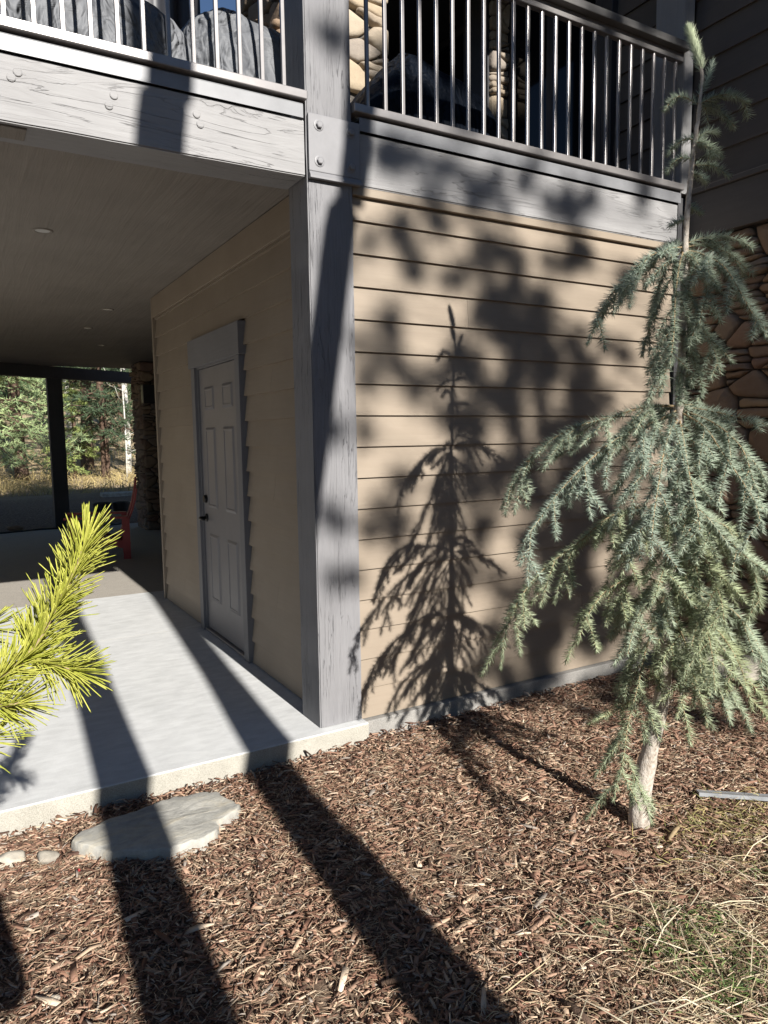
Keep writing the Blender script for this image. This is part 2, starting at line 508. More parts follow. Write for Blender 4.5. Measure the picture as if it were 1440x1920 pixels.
tag(aggr, 'tan exposed aggregate patio floor deep under the deck', None, None, 'structure')

# ------------------------------------------------------------------ front storage wall with clapboards
EXP = 0.163
def lap_profile(face, z0, z1, sign, t=0.021):
    """face: plane coordinate of the board's thick lower edge; sign: outward direction"""
    return [(face - sign * 0.034, z0), (face, z0), (face - sign * (t - 0.003), z1), (face - sign * 0.034, z1)]

front = empty('clapboard_wall', (0, 0, 0))
tag(front, 'sunlit tan clapboard wall right of the big corner post, dappled by tree shadows', 'wall')
box('wall_core', (0.249, 0.052, -0.01), (2.70, 0.20, 2.79), M['siding_x'], front)
box('foundation', (0.2495, -0.018, -0.25), (2.72, 0.19, -0.0125), M['foundation'], front, 0.006)
for k in range(17):
    z0 = -0.008 + EXP * k
    z1 = z0 + EXP + 0.017 if k < 16 else 2.716
    cuts = [0.2505, 2.70]
    if k in (2, 5, 9, 13): cuts = [0.2505, {2: 1.9, 5: 1.42, 9: 2.2, 13: 0.98}[k], 2.70]
    for a, b in zip(cuts[:-1], cuts[1:]):
        prism('clapboard', lap_profile(0.018, z0, z1, -1), 0, a + 0.0008, b - 0.0008, M['siding_x'], front)
box('frieze_board', (0.2505, 0.008, 2.718), (2.70, 0.05, 2.7595), M['siding_x'], front, 0.003)

# ------------------------------------------------------------------ side wall with the door
side = empty('clapboard_wall', (0.09, 3.6, 0))
side.location = (0, 0, 0)
tag(side, 'shaded tan clapboard wall around the grey door under the deck', 'wall')
WX = 0.086
box('wall_core', (WX + 0.034, 0.235, 0.0), (0.245, 1.262, 2.80), M['siding_y'], side)
box('wall_core', (WX + 0.034, 2.352, 0.0), (0.245, 3.60, 2.80), M['siding_y'], side)
box('wall_core', (WX + 0.034, 1.262, 2.06), (0.245, 2.352, 2.80), M['siding_y'], side)
for k in range(17):
    z0 = 0.006 if k == 0 else -0.008 + EXP * k
    z1 = z0 + EXP + 0.017 if k < 16 else 2.716
    zm = (z0 + z0 + EXP) / 2
    spans = [(0.24, 1.245), (2.365, 3.585)] if zm < 2.2 else [(0.24, 3.585)]
    if 1.95 < zm < 2.3: spans = [(0.24, 1.235), (2.405, 3.585)]
    for a, b in spans:
        cut = []
        if k in (3, 7, 11) and a < 1: cut = [0.78]
        if k in (1, 6, 10) and b > 3: cut = [2.95]
        pts = [a] + cut + [b]
        for c, d in zip(pts[:-1], pts[1:]):
            prism('clapboard', lap_profile(WX, z0, z1, -1, 0.028), 1, c + 0.0008, d - 0.0008, M['siding_y'], side)
box('frieze_board', (WX - 0.012, 0.24, 2.62), (WX + 0.03, 3.585, 2.797), M['siding_y'], side, 0.003)
box('corner_board', (WX - 0.014, 3.586, 0.002), (WX + 0.09, 3.625, 2.797), M['siding_y'], side, 0.003)
box('back_wall', (0.19, 3.61, 0.0), (2.70, 3.65, 2.80), M['siding_x'], side)

# door with its casing
door = empty('door', (0.09, 1.8, 0.0))
tag(door, 'grey six-panel door with black lever handle in the shaded wall', 'door')
def dpart(o):
    return world_parent(o, door)
DX = 0.094
dpart(box('header_casing', (0.052, 1.225, 2.052), (0.118, 2.40, 2.262), M['trim_h'], None, 0.003))
dpart(box('side_casing', (0.060, 1.25, 0.002), (0.118, 1.336, 2.051), M['trim_v'], None, 0.003))
dpart(box('side_casing', (0.060, 2.274, 0.002), (0.118, 2.36, 2.051), M['trim_v'], None, 0.003))
dpart(box('jamb', (0.082, 1.337, 0.002), (0.20, 1.350, 2.038), M['trim_v'], None, 0.001))
dpart(box('jamb', (0.082, 2.260, 0.002), (0.20, 2.2735, 2.038), M['trim_v'], None, 0.001))
dpart(box('head_jamb', (0.082, 1.337, 2.0385), (0.20, 2.2735, 2.0515), M['trim_h'], None, 0.001))
dpart(box('threshold', (0.070, 1.338, 0.0015), (0.20, 2.272, 0.022), M['rail'], None, 0.003))
leaf = dpart(box('door_leaf', (DX, 1.3535, 0.028), (DX + 0.045, 2.2565, 2.034), M['door'], None, 0.002))
def raised_panel(y0, y1, z0, z1):
    rings = [(0, 0.0006), (0.004, -0.004), (0.010, -0.004), (0.026, 0.009), (0.034, 0.009), (0.038, 0.005)]
    vs = []
    for ins, h in rings:
        for y, z in ((y0 + ins, z0 + ins), (y1 - ins, z0 + ins), (y1 - ins, z1 - ins), (y0 + ins, z1 - ins)):
            vs.append((DX - max(h, -0.0) - (0.0008 if h <= 0 else 0), y, z))
    fs = []
    for i in range(len(rings) - 1):
        for k in range(4):
            fs.append((i * 4 + k, i * 4 + (k + 1) % 4, i * 4 + 4 + (k + 1) % 4, i * 4 + 4 + k))
    e = (len(rings) - 1) * 4
    fs.append((e, e + 1, e + 2, e + 3))
    o = pyobj('raised_panel', vs, fs, M['door'])
    bm = bmesh.new(); bm.from_mesh(o.data); bmesh.ops.recalc_face_normals(bm, faces=bm.faces[:]); bm.to_mesh(o.data); bm.free()
    return o
def groove(y0, y1, z0, z1):
    w = 0.006
    vs, fs = [], []
    for (a, b, c, d) in ((y0 - w, y1 + w, z0 - w, z0), (y0 - w, y1 + w, z1, z1 + w), (y0 - w, y0, z0, z1), (y1, y1 + w, z0, z1)):
        i = len(vs)
        vs += [(DX - 0.0012, a, c), (DX - 0.0012, b, c), (DX - 0.0012, b, d), (DX - 0.0012, a, d)]
        fs.append((i, i + 3, i + 2, i + 1))
    return pyobj('groove', vs, fs, M['frame'])
for z0, z1 in ((0.26, 0.80), (0.98, 1.605), (1.715, 1.905)):
    for y0, y1 in ((1.475, 1.715), (1.895, 2.135)):
        o = raised_panel(y0, y1, z0, z1)
        world_parent(o, leaf)
def disc(name, c, axis, r, t, mat, n=20, parent=None):
    a = Vector(axis).normalized()
    return tube(name, [Vector(c), Vector(c) + a * t * 0.7, Vector(c) + a * t], [r, r, r * 0.82], mat, parent, n, False)
o = disc('deadbolt', (DX, 2.19, 1.05), (-1, 0, 0), 0.031, 0.022, M['black_metal']); world_parent(o, leaf)
bm_h = disc('handle', (DX, 2.19, 0.905), (-1, 0, 0), 0.031, 0.012, M['black_metal']); world_parent(bm_h, leaf)
o = tube('lever', [(DX - 0.01, 2.19, 0.905), (DX - 0.055, 2.19, 0.905), (DX - 0.062, 2.17, 0.905), (DX - 0.058, 2.08, 0.902)], [0.011, 0.011, 0.011, 0.008], M['black_metal']); world_parent(o, leaf)

# ------------------------------------------------------------------ corner post with bolted plate
post = empty('timber_post', (0.12, 0.11, 0.0))
tag(post, 'thick grey timber corner post with bolted plate, between open patio and clapboard wall', 'post')
def grid_box(name, lo, hi, nz, mat, bev=0.006, amp=0.0025, seed=0):
    """tall post with slightly wavering sawn edges"""
    bm = bmesh.new()
    box_bm(bm, lo, hi)
    bmesh.ops.bevel(bm, geom=[e for e in bm.edges if abs(e.verts[0].co.z - e.verts[1].co.z) > 0.1], offset=bev, segments=2, affect='EDGES')
    for z in np.linspace(lo[2], hi[2], nz + 1)[1:-1]:
        bmesh.ops.bisect_plane(bm, geom=bm.verts[:] + bm.edges[:] + bm.faces[:], plane_co=(0, 0, z), plane_no=(0, 0, 1))
    for v in bm.verts:
        n = noise.noise(Vector((v.co.x * 3 + seed, v.co.y * 3, v.co.z * 5)))
        v.co.x += amp * n; v.co.y += amp * noise.noise(Vector((v.co.z * 5, seed, v.co.x)))
    me = bpy.data.meshes.new(name); bm.to_mesh(me); bm.free()
    return mesh_obj(name, me, mat)
world_parent(grid_box('shaft', (0.0, 0.0, 0.003), (0.247, 0.232, 6.4), 60, M['post']), post)
# plate in front of the post, with a chamfered foot
pl = box('bracket_plate', (0.004, -0.018, 2.785), (0.284, -0.0045, 3.052), M['plate'], None, 0.004)
world_parent(pl, post)
lip = prism('plate_foot', [(-0.018, 2.784), (-0.0045, 2.784), (-0.0045, 2.752), (-0.030, 2.752), (-0.030, 2.762)], 0, 0.004, 0.284, M['plate'])
world_parent(lip, pl)
for bx, bz in ((0.058, 3.0), (0.232, 2.998), (0.058, 2.835), (0.232, 2.835)):
    w = disc('washer', (bx, -0.018, bz), (0, -1, 0), 0.026, 0.004, M['plate'], 24); world_parent(w, pl)
    h = tube('bolt', [(bx, -0.022, bz), (bx, -0.034, bz), (bx, -0.036, bz)], [0.0165, 0.0165, 0.013], M['plate'], None, 6, False); world_parent(h, pl)

# ------------------------------------------------------------------ deck beams
def beam(name, x0, x1, y0, y1, z0, z1, label, mat, seed):
    e = tag(empty(name, ((x0 + x1) / 2, (y0 + y1) / 2, z0)), label, 'beam')
    bm = bmesh.new(); box_bm(bm, (x0, y0, z0), (x1, y1, z1))
    bmesh.ops.bevel(bm, geom=[ed for ed in bm.edges if abs(ed.verts[0].co.x - ed.verts[1].co.x) > 0.1], offset=0.006, segments=2, affect='EDGES')
    for x in np.linspace(x0, x1, 60)[1:-1]:
        bmesh.ops.bisect_plane(bm, geom=bm.verts[:] + bm.edges[:] + bm.faces[:], plane_co=(x, 0, 0), plane_no=(1, 0, 0))
    for v in bm.verts:
        v.co.z += 0.002 * noise.noise(Vector((v.co.x * 6, seed, v.co.z)))
        v.co.y += 0.0015 * noise.noise(Vector((v.co.x * 5, v.co.z * 3, seed)))
    me = bpy.data.meshes.new('timber'); bm.to_mesh(me); bm.free()
    world_parent(mesh_obj('timber', me, mat), e)
    return e
bl = beam('deck_beam', -6.5, -0.012, 0.0, 0.225, 2.760, 3.018, 'sunlit grey timber beam left of the post, crossed by one broad shadow', M['beam'], 3)
for bx, bz in ((-1.262, 2.93), (-1.238, 2.955), (-0.90, 2.90), (-0.878, 2.945), (-0.53, 2.94), (-0.515, 2.9)):
    world_parent(disc('bolt_head', (bx, 0.0, bz), (0, -1, 0), 0.017, 0.006, M['beam'], 16), bl)
vent = box('vent_cover', (-1.62, 0.03, 2.752), (-1.215, 0.155, 2.7595), M['soffit'], None, 0.002); world_parent(vent, bl)
br_ = beam('deck_beam', 0.249, 2.702, 0.006, 0.225, 2.762, 3.018, 'grey timber beam above the clapboard wall, right of the bolted plate', M['beam'], 9)
def flashing(x0, x1, par, y=-0.010):
    o = prism('flashing', [(y, 3.0225), (y + 0.004, 3.0225), (y + 0.004, 3.078), (0.24, 3.084), (0.24, 3.090), (y + 0.003, 3.088), (y, 3.082)], 0, x0, x1, M['flashing'])
    world_parent(o, par)
flashing(-6.5, -0.018, bl)
flashing(0.286, 2.715, br_)
dk = box('deck_floor', (-6.5, 0.245, 2.86), (2.70, 10.6, 3.075), M['darkwood'])
tag(dk, 'upper deck floor seen edge-on behind the beams', None, None, 'structure')

# soffit under the deck
sof = box('soffit', (-6.5, 0.226, 2.802), (2.60, 10.55, 2.83), M['soffit'])
tag(sof, 'painted wood-grain ceiling under the deck', None, None, 'structure')
for i, (lx, ly, lab) in enumerate(((-1.0, 1.72, 'nearest recessed ceiling light, lens catching daylight'), (-0.17, 4.4, 'second recessed ceiling light under the deck, further back'),
                                   (-0.16, 5.75, 'third recessed ceiling light, dim and far under the deck'), (0.25, 7.3, 'last faint recessed ceiling light near the far beam'))):
    e = tag(empty('recessed_light', (lx, ly, 2.79)), lab, 'light', 'recessed lights in the patio ceiling')
    bm = bmesh.new()
    ring = [(0.062, 2.8015), (0.060, 2.7965), (0.047, 2.7955), (0.043, 2.7985)]
    vs, fs = [], []
    n = 32
    for r, z in ring:
        for k in range(n):
            vs.append((lx + r * math.cos(2 * math.pi * k / n), ly + r * math.sin(2 * math.pi * k / n), z))
    for j in range(len(ring) - 1):
        for k in range(n):
            fs.append((j * n + k, j * n + (k + 1) % n, (j + 1) * n + (k + 1) % n, (j + 1) * n + k))
    bm.free()
    world_parent(pyobj('trim_ring', vs, fs, M['soffit'], None, True), e)
    world_parent(pyobj('lens', [(lx + 0.043 * math.cos(2 * math.pi * k / n), ly + 0.043 * math.sin(2 * math.pi * k / n), 2.799) for k in range(n)], [tuple(range(n))], M['lens']), e)

# far end of the patio: skewed beam and dark post
fb = tag(empty('deck_beam', (0, 10.6, 2.6)), 'dark timber beam across the far end of the patio', 'beam')
a0, a1 = Vector((-5.5, 7.9, 0)), Vector((2.6, 12.0, 0))
dv = (a1 - a0).normalized(); nv = Vector((-dv.y, dv.x, 0))
vs = [(a0 + nv * s + Vector((0, 0, z))) for z in (2.60, 2.80) for s in (-0.1, 0.1)] + [(a1 + nv * s + Vector((0, 0, z))) for z in (2.60, 2.80) for s in (-0.1, 0.1)]
world_parent(pyobj('timber', vs, [(0, 1, 3, 2), (4, 6, 7, 5), (0, 4, 5, 1), (2, 3, 7, 6), (0, 2, 6, 4), (1, 5, 7, 3)], M['darkwood']), fb)
fp = tag(empty('timber_post', (-0.01, 10.75, 0.0)), 'dark square timber post at the far edge of the patio', 'post')
world_parent(grid_box('shaft', (-0.13, 10.62, -0.05), (0.11, 10.86, 2.60), 20, M['darkwood'], 0.008, 0.002, 4), fp)

# ------------------------------------------------------------------ railings
def railing(x0, x1, first, step, label, top):
    e = tag(empty('railing', (x0, 0.06, 3.08)), label, 'railing', 'deck railings')
    world_parent(box('bottom_rail', (x0, -0.034, 3.100), (x1, 0.062, 3.140), M['rail'], None, 0.004), e)
    world_parent(box('top_rail', (x0, 0.0, 3.915), (x1, 0.042, 3.965), M['rail'], None, 0.004), e)
    cap = world_parent(box('cap_rail', (x0, -0.05, 3.9655), (x1, 0.095, 4.012), M['cap'], None, 0.005), e)
    for sx in (x0 + 0.03, x1 - 0.04):
        world_parent(box('foot', (sx, 0.02, 3.0895), (sx + 0.03, 0.055, 3.0995), M['rail']), e)
    proto = None
    x = first
    while x < x1 - 0.02:
        if proto is None:
            proto = box('baluster', (-0.009, 0.012, 3.1405), (0.009, 0.030, 3.9145), M['rail'], None, 0.0025)
            b = proto
        else:
            b = proto.copy(); COL.objects.link(b); b.parent = None; b.matrix_parent_inverse = Matrix()
        b.location = (x, 0, 0)
        world_parent(b, e)
        x += step
    return e
M['cap'] = mat_wood('cap_paint', (0.085, 0.082, 0.08), (0.11, 0.105, 0.10), (0.06, 1, 1), 0.55, 40, 0.25, 0.002)
railing(-6.4, -0.004, -6.29 + 0.0075, 0.1066, 'deck railing with bright sunlit balusters left of the post', False)
railing(0.249, 2.718, 0.351, 0.1052, 'shadier deck railing with thin balusters right of the post', True)
cp = tag(empty('timber_post', (2.77, 0.1, 3.08)), 'small deck corner post against the house, one narrow face sunlit', 'post')
world_parent(grid_box('shaft', (2.7195, -0.004, 3.0905), (2.812, 0.232, 6.2), 24, M['cornerpost'], 0.004, 0.002, 8), cp)

# ------------------------------------------------------------------ house wall on the right
HX = 2.815
house = tag(empty('house_wall', (HX, -0.5, 0.0)), 'dark shaded house wall with wide clapboards above a stone base, far right', 'wall')
def hp(o): return world_parent(o, house)
hp(box('wall_core', (HX + 0.035, -3.2, 3.0), (HX + 0.25, 4.6, 7.2), M['siding_shaded']))
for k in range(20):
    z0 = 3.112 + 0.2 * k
    hp(prism('clapboard', lap_profile(HX, z0, z0 + 0.216, -1, 0.022), 1, -3.2, -0.006, M['siding_shaded']))
    hp(prism('clapboard', lap_profile(HX, z0, z0 + 0.216, -1, 0.022), 1, 0.236, 0.66, M['siding_shaded']))
hp(box('band_board', (HX - 0.026, -3.2, 2.79), (HX + 0.2, -0.021, 3.072), M['band'], None, 0.004))
hp(box('band_cap', (HX - 0.05, -3.2, 3.0735), (HX + 0.2, -0.021, 3.108), M['band'], None, 0.004))
hp(box('stone_backing', (HX + 0.055, -0.70, -0.2), (HX + 0.2, 0.20, 2.789), M['mortar']))
hp(box('corner_strip', (2.7215, 0.014, -0.01), (2.868, 0.30, 3.07), M['darkwood'], None, 0.002))
hp(box('dark_jamb', (HX - 0.02, -0.80, -0.1), (HX + 0.2, -0.702, 2.789), M['frame'], None, 0.004))
hp(box('dark_panel', (HX + 0.06, -3.2, -0.1), (HX + 0.2, -0.802, 2.789), M['frame']))

def rubble_cells(W, H, seed, size, flat):
    """irregular fitted cells: clipped bisector polygons round scattered seeds; some cells split into thin ledges"""
    rs = random.Random(seed)
    pts = []
    tries = 0
    while tries < 4000 and len(pts) < W * H / (0.62 * size * size):
        tries += 1
        x, y = rs.uniform(0, W), rs.uniform(0, H)
        zone = noise.noise(Vector((x * 2.0, y * 2.4, seed * 3.7)))
        r = size * (0.55 if zone < -0.12 else 1.0) * rs.uniform(0.7, 1.15)
        if all(((x - p[0]) / flat) ** 2 + ((y - p[1])) ** 2 > (0.34 * (r + p[2])) ** 2 / flat for p in pts): pts.append((x, y, r))
    out = []
    for i, (x, y, r) in enumerate(pts):
        poly = [(0, 0), (W, 0), (W, H), (0, H)]
        for j, (u, v, q) in enumerate(pts):
            if i == j: continue
            mx, my = (x + u) / 2, (y + v) / 2
            nx_, ny_ = (u - x) / flat ** 2, (v - y)
            new = []
            for k in range(len(poly)):
                a, b = poly[k], poly[(k + 1) % len(poly)]
                da = (a[0] - mx) * nx_ + (a[1] - my) * ny_; db = (b[0] - mx) * nx_ + (b[1] - my) * ny_
                if da <= 0: new.append(a)
                if da * db < 0:
                    t = da / (da - db); new.append((a[0] + (b[0] - a[0]) * t, a[1] + (b[1] - a[1]) * t))
            poly = new
            if len(poly) < 3: break
        if len(poly) >= 3:
            ys = [p[1] for p in poly]; h = max(ys) - min(ys)
            if rs.random() < 0.4 and h > 0.09:
                k = max(2, int(h / rs.uniform(0.045, 0.07)))
                for t in range(k):
                    lo, hi = min(ys) + h * t / k, min(ys) + h * (t + 1) / k
                    q = poly
                    for side_, lim in ((1, hi), (-1, lo)):
                        new = []
                        for m_ in range(len(q)):
                            a, b = q[m_], q[(m_ + 1) % len(q)]
                            da, db = side_ * (a[1] - lim), side_ * (b[1] - lim)
                            if da <= 0: new.append(a)
                            if da * db < 0:
                                tt = da / (da - db); new.append((a[0] + (b[0] - a[0]) * tt, a[1] + (b[1] - a[1]) * tt))
                        q = new
                        if len(q) < 3: break
                    if len(q) >= 3: out.append(q)
            else: out.append(poly)
    return out

def rubble_stone(poly, depth, rs, joint=0.006):
    """rounded stone from a cell outline, in the plane of the wall; returns mesh and centre"""
    cx = sum(p[0] for p in poly) / len(poly); cy = sum(p[1] for p in poly) / len(poly)
    P = [(p[0] - cx, p[1] - cy) for p in poly]
    # cut the corners (Chaikin) so that outlines are worn, then resample to 14 points
    for f in (0.13, 0.25):
        Q = []
        for k in range(len(P)):
            a, b = P[k], P[(k + 1) % len(P)]
            Q += [(a[0] + (b[0] - a[0]) * f, a[1] + (b[1] - a[1]) * f), (a[0] + (b[0] - a[0]) * (1 - f), a[1] + (b[1] - a[1]) * (1 - f))]
        P = Q
    if len(P) > 14:
        P = [P[int(k * len(P) / 14)] for k in range(14)]
    n = len(P)
    R_ = max(1e-3, sum(math.hypot(*p) for p in P) / n)
    def inset(p, d):
        l = math.hypot(*p)
        kx = max(0.3, 1 - d / max(l, 1e-3))
        return (p[0] * kx, p[1] * kx)
    P = [(p[0] * (1 + rs.uniform(-0.025, 0.02)), p[1] * (1 + rs.uniform(-0.025, 0.02))) for p in P]
    tx, ty = rs.uniform(-0.22, 0.22), rs.uniform(-0.22, 0.22)
    vs = []
    for ins, d in ((joint, -0.025), (joint * 0.6, depth * 0.55), (joint + 0.012, depth * 0.92)):
        for p in P:
            q = inset(p, ins)
            vs.append((q[0], q[1], d + ((q[0] * tx + q[1] * ty) + rs.uniform(-0.06, 0.06) * depth if d > 0 else 0)))
    for sc in (0.5,):
        for p in P:
            vs.append((p[0] * sc, p[1] * sc, depth * (1.0 + rs.uniform(-0.06, 0.1)) + p[0] * sc * tx + p[1] * sc * ty))
    vs.append((0, 0, depth * 1.04))
    fs = []
    for j in range(3):
        for k in range(n): fs.append((j * n + k, j * n + (k + 1) % n, (j + 1) * n + (k + 1) % n, (j + 1) * n + k))
    for k in range(n): fs.append((3 * n + k, 3 * n + (k + 1) % n, 4 * n))
    me = bpy.data.meshes.new('stone'); me.from_pydata(vs, [], fs); me.update()
    me.polygons.foreach_set('use_smooth', [True] * len(me.polygons))
    return me, cx, cy

def stone_face(parent, origin, u, v, n, W, H, seed, big, mat, flat=1.35, depth=(0.035, 0.075)):
    u, v, n = Vector(u), Vector(v), Vector(n)
    rs = random.Random(seed + 99)
    for poly in rubble_cells(W, H, seed, big, max(1.25, flat)):
        me, cx, cy = rubble_stone(poly, rs.uniform(*depth), rs)
        me.materials.append(mat)
        o = bpy.data.objects.new('stone', me); COL.objects.link(o)
        mm = Matrix((u, v, n)).transposed().to_4x4()
        mm.translation = Vector(origin) + u * cx + v * cy
        o.matrix_world = mm
        world_parent(o, parent)
stone_face(house, (HX + 0.055, 0.0, -0.15), (0, -1, 0), (0, 0, 1), (-1, 0, 0), 0.70, 2.935, 31, 0.25, M['stone'], 1.3)

# upper storey behind the railing: stone chimney, dark glazing, stone pier, roof soffit
chim = tag(empty('stone_chimney', (0.9, 1.9, 3.08)), 'stone chimney on the deck, sunlit face just right of the post', 'chimney')
world_parent(box('core', (0.60, 1.62, 3.08), (1.40, 2.5, 7.6), M['mortar']), chim)
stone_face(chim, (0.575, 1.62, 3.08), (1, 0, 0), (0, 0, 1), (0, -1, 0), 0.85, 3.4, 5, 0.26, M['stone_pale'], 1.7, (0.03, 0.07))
stone_face(chim, (0.60, 2.5, 3.08), (0, -1, 0), (0, 0, 1), (-1, 0, 0), 0.9, 3.4, 8, 0.24, M['stone'], 1.7, (0.03, 0.06))  # darker stone than the sunlit front: this side's shade is in the colour
pier = tag(empty('stone_pier', (2.65, 2.0, 3.08)), 'narrow stone pier between dark windows behind the railing', 'pier')
world_parent(box('core', (2.60, 1.86, 3.08), (2.799, 2.2, 5.3), M['mortar']), pier)
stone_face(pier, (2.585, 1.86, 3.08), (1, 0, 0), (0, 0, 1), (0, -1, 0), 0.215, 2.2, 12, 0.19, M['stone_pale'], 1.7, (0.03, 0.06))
world_parent(box('dark_side', (2.575, 1.86, 3.08), (2.599, 2.2, 5.3), M['frame']), pier)  # dark sheet instead of stones, stands for the pier's shaded left side
def window(name, lo, hi, axis, label, mull=()):
    e = tag(empty(name, lo), label, 'window')
    x0, y0, z0 = lo; x1, y1, z1 = hi
    world_parent(box('pane', lo, hi, M['glass']), e)
    t = 0.07
    if axis == 0:      # in a plane of constant x, facing -x
        fx0, fx1 = x0 - 0.03, x0 - 0.002
        for a, b, c, d in ((y0, y1, z0, z0 + t), (y0, y1, z1 - t, z1), (y0, y0 + t, z0 + t, z1 - t), (y1 - t, y1, z0 + t, z1 - t)) + tuple((q, q + t, z0 + t, z1 - t) for q in mull):
            world_parent(box('frame', (fx0, a, c), (fx1, b, d), M['frame'], None, 0.003), e)
    else:
        fy0, fy1 = y0 - 0.03, y0 - 0.002
        for a, b, c, d in ((x0, x1, z0, z0 + t), (x0, x1, z1 - t, z1), (x0, x0 + t, z0 + t, z1 - t), (x1 - t, x1, z0 + t, z1 - t)) + tuple((q, q + t, z0 + t, z1 - t) for q in mull):
            world_parent(box('frame', (a, fy0, c), (b, fy1, d), M['frame'], None, 0.003), e)
    return e
window('deck_window', (2.80, 0.76, 3.09), (2.85, 1.84, 5.31), 0, 'dark glass deck door beside the shaded siding, behind the railing', (1.28,))
window('deck_window', (2.80, 2.23, 3.09), (2.85, 4.3, 5.31), 0, 'dark glass deck door beyond the stone pier', (3.2,))
window('deck_window', (1.36, 3.4, 3.09), (2.79, 3.45, 5.31), 1, 'dark glazing at the back of the deck right of the chimney', (2.05,))
hp(box('window_casing', (HX - 0.045, 0.662, 3.0765), (HX + 0.02, 0.758, 5.31), M['frame'], None, 0.003))
roof = box('roof_overhang', (1.42, 0.7, 5.32), (6.0, 6.0, 5.5), M['darkwood'])
tag(roof, 'dark roof overhang above the deck', 'roof')

# ------------------------------------------------------------------ covered things on the deck
def cover(name, c, half, power, topfn, mat, label, seed, amp=0.03):
    nu, nv_ = 110, 60
    vs = []
    for j in range(nv_ + 1):
        ph = math.pi / 2 * (1 - j / nv_ * 1.0)
        for i in range(nu):
            th = 2 * math.pi * i / nu
            e = 2.0 / power
            cx = math.copysign(abs(math.cos(th)) ** e, math.cos(th)); cy = math.copysign(abs(math.sin(th)) ** e, math.sin(th))
            cr = max(0.0, math.cos(ph)) ** (2.0 / (power + 1.5)); cz = max(0.0, math.sin(ph)) ** (2.0 / (power + 0.5))
            x = c[0] + half[0] * cx * cr
            y = c[1] + half[1] * cy * cr
            top = topfn(x)
            z = c[2] + (top - c[2]) * cz
            q = Vector((x * 2.2, y * 2.2, z * 2.2 + seed))
            fold = abs(noise.noise(Vector((x * 7 + 0.8 * noise.noise(q), y * 7, z * 1.6 + seed))))
            fold2 = abs(noise.noise(Vector((x * 15 + z * 6, y * 13, z * 5 - x * 4 + seed * 2))))
            d = amp * (0.9 - 2.2 * fold) + amp * 0.55 * (0.6 - 1.7 * fold2) + 0.03 * noise.noise(q)
            nrm = Vector((cx * cr, cy * cr, cz * 0.7))
            if nrm.length: nrm.normalize()
            p = Vector((x, y, z)) + nrm * d
            p.z = max(p.z, c[2] + (0.0 if j < nv_ else 0.002))
            vs.append(p)
    fs = [(j * nu + i, j * nu + (i + 1) % nu, (j + 1) * nu + (i + 1) % nu, (j + 1) * nu + i) for j in range(nv_) for i in range(nu)]
    fs.append(tuple(range(nu - 1, -1, -1)))
    o = pyobj(name, vs, [tuple(reversed(f)) for f in fs], mat, None, True)
    return tag(o, label, 'furniture cover')
def lerp_fn(pts):
    xs = [p[0] for p in pts]; zs = [p[1] for p in pts]
    return lambda x: float(np.interp(x, xs, zs))
cover('furniture_cover', (-1.12, 0.80, 3.078), (0.84, 0.42, 0.6), 3.6, lerp_fn([(-2.0, 3.42), (-1.3, 3.53), (-0.85, 3.68), (-0.5, 3.66), (-0.2, 3.62)]), M['cover'], 'big wrinkled grey fabric cover over deck furniture, far left', 3.0, 0.022)
cover('furniture_cover', (0.0, 0.76, 3.078), (0.44, 0.38, 0.6), 3.6, lerp_fn([(-0.5, 3.68), (-0.15, 3.72), (0.08, 3.68), (0.22, 3.60), (0.45, 3.42)]), M['cover'], 'smaller creased grey fabric cover beside the post', 11.0, 0.022)
cover('grill_cover', (1.34, 1.1, 3.078), (0.62, 0.36, 0.9), 4.0, lerp_fn([(0.7, 3.52), (1.12, 3.98), (1.35, 3.97), (1.6, 3.92), (1.95, 3.75)]), M['navy'], 'dark navy cover over a grill behind the right railing', 21.0, 0.014)

def umbrella(c):
    e = tag(empty('patio_umbrella', c), 'closed black patio umbrella rising behind the grey covers', 'umbrella')
    n = 48
    prof = [(0.10, 0.95), (0.21, 1.0), (0.245, 1.4), (0.26, 1.9), (0.22, 2.3), (0.10, 2.6), (0.03, 2.72)]
    vs, fs = [], []
    for r, z in prof:
        for k in range(n):
            q = r * (1 + 0.13 * math.cos(8 * 2 * math.pi * k / n) + 0.05 * math.sin(19 * k + z * 3))
            vs.append((c[0] + q * math.cos(2 * math.pi * k / n), c[1] + q * math.sin(2 * math.pi * k / n), c[2] + z))
    for j in range(len(prof) - 1):
        for k in range(n): fs.append((j * n + k, j * n + (k + 1) % n, (j + 1) * n + (k + 1) % n, (j + 1) * n + k))
    world_parent(pyobj('canopy', vs, fs, M['frame'], None, True), e)
    world_parent(tube('pole', [(c[0], c[1], c[2]), (c[0], c[1], c[2] + 2.8)], 0.02, M['black_metal']), e)
    world_parent(tube('base', [(c[0], c[1], c[2]), (c[0], c[1], c[2] + 0.05), (c[0], c[1], c[2] + 0.07)], [0.26, 0.26, 0.2], M['black_metal'], None, 28, False), e)
umbrella((0.02, 2.6, 3.078))
bp = tag(empty('timber_post', (0.95, 4.6, 3.08)), 'thin dark deck post against the sky behind the covers', 'post')
world_parent(grid_box('shaft', (0.80, 4.5, 3.077), (0.92, 4.62, 6.5), 10, M['darkwood'], 0.004, 0.002, 2), bp)

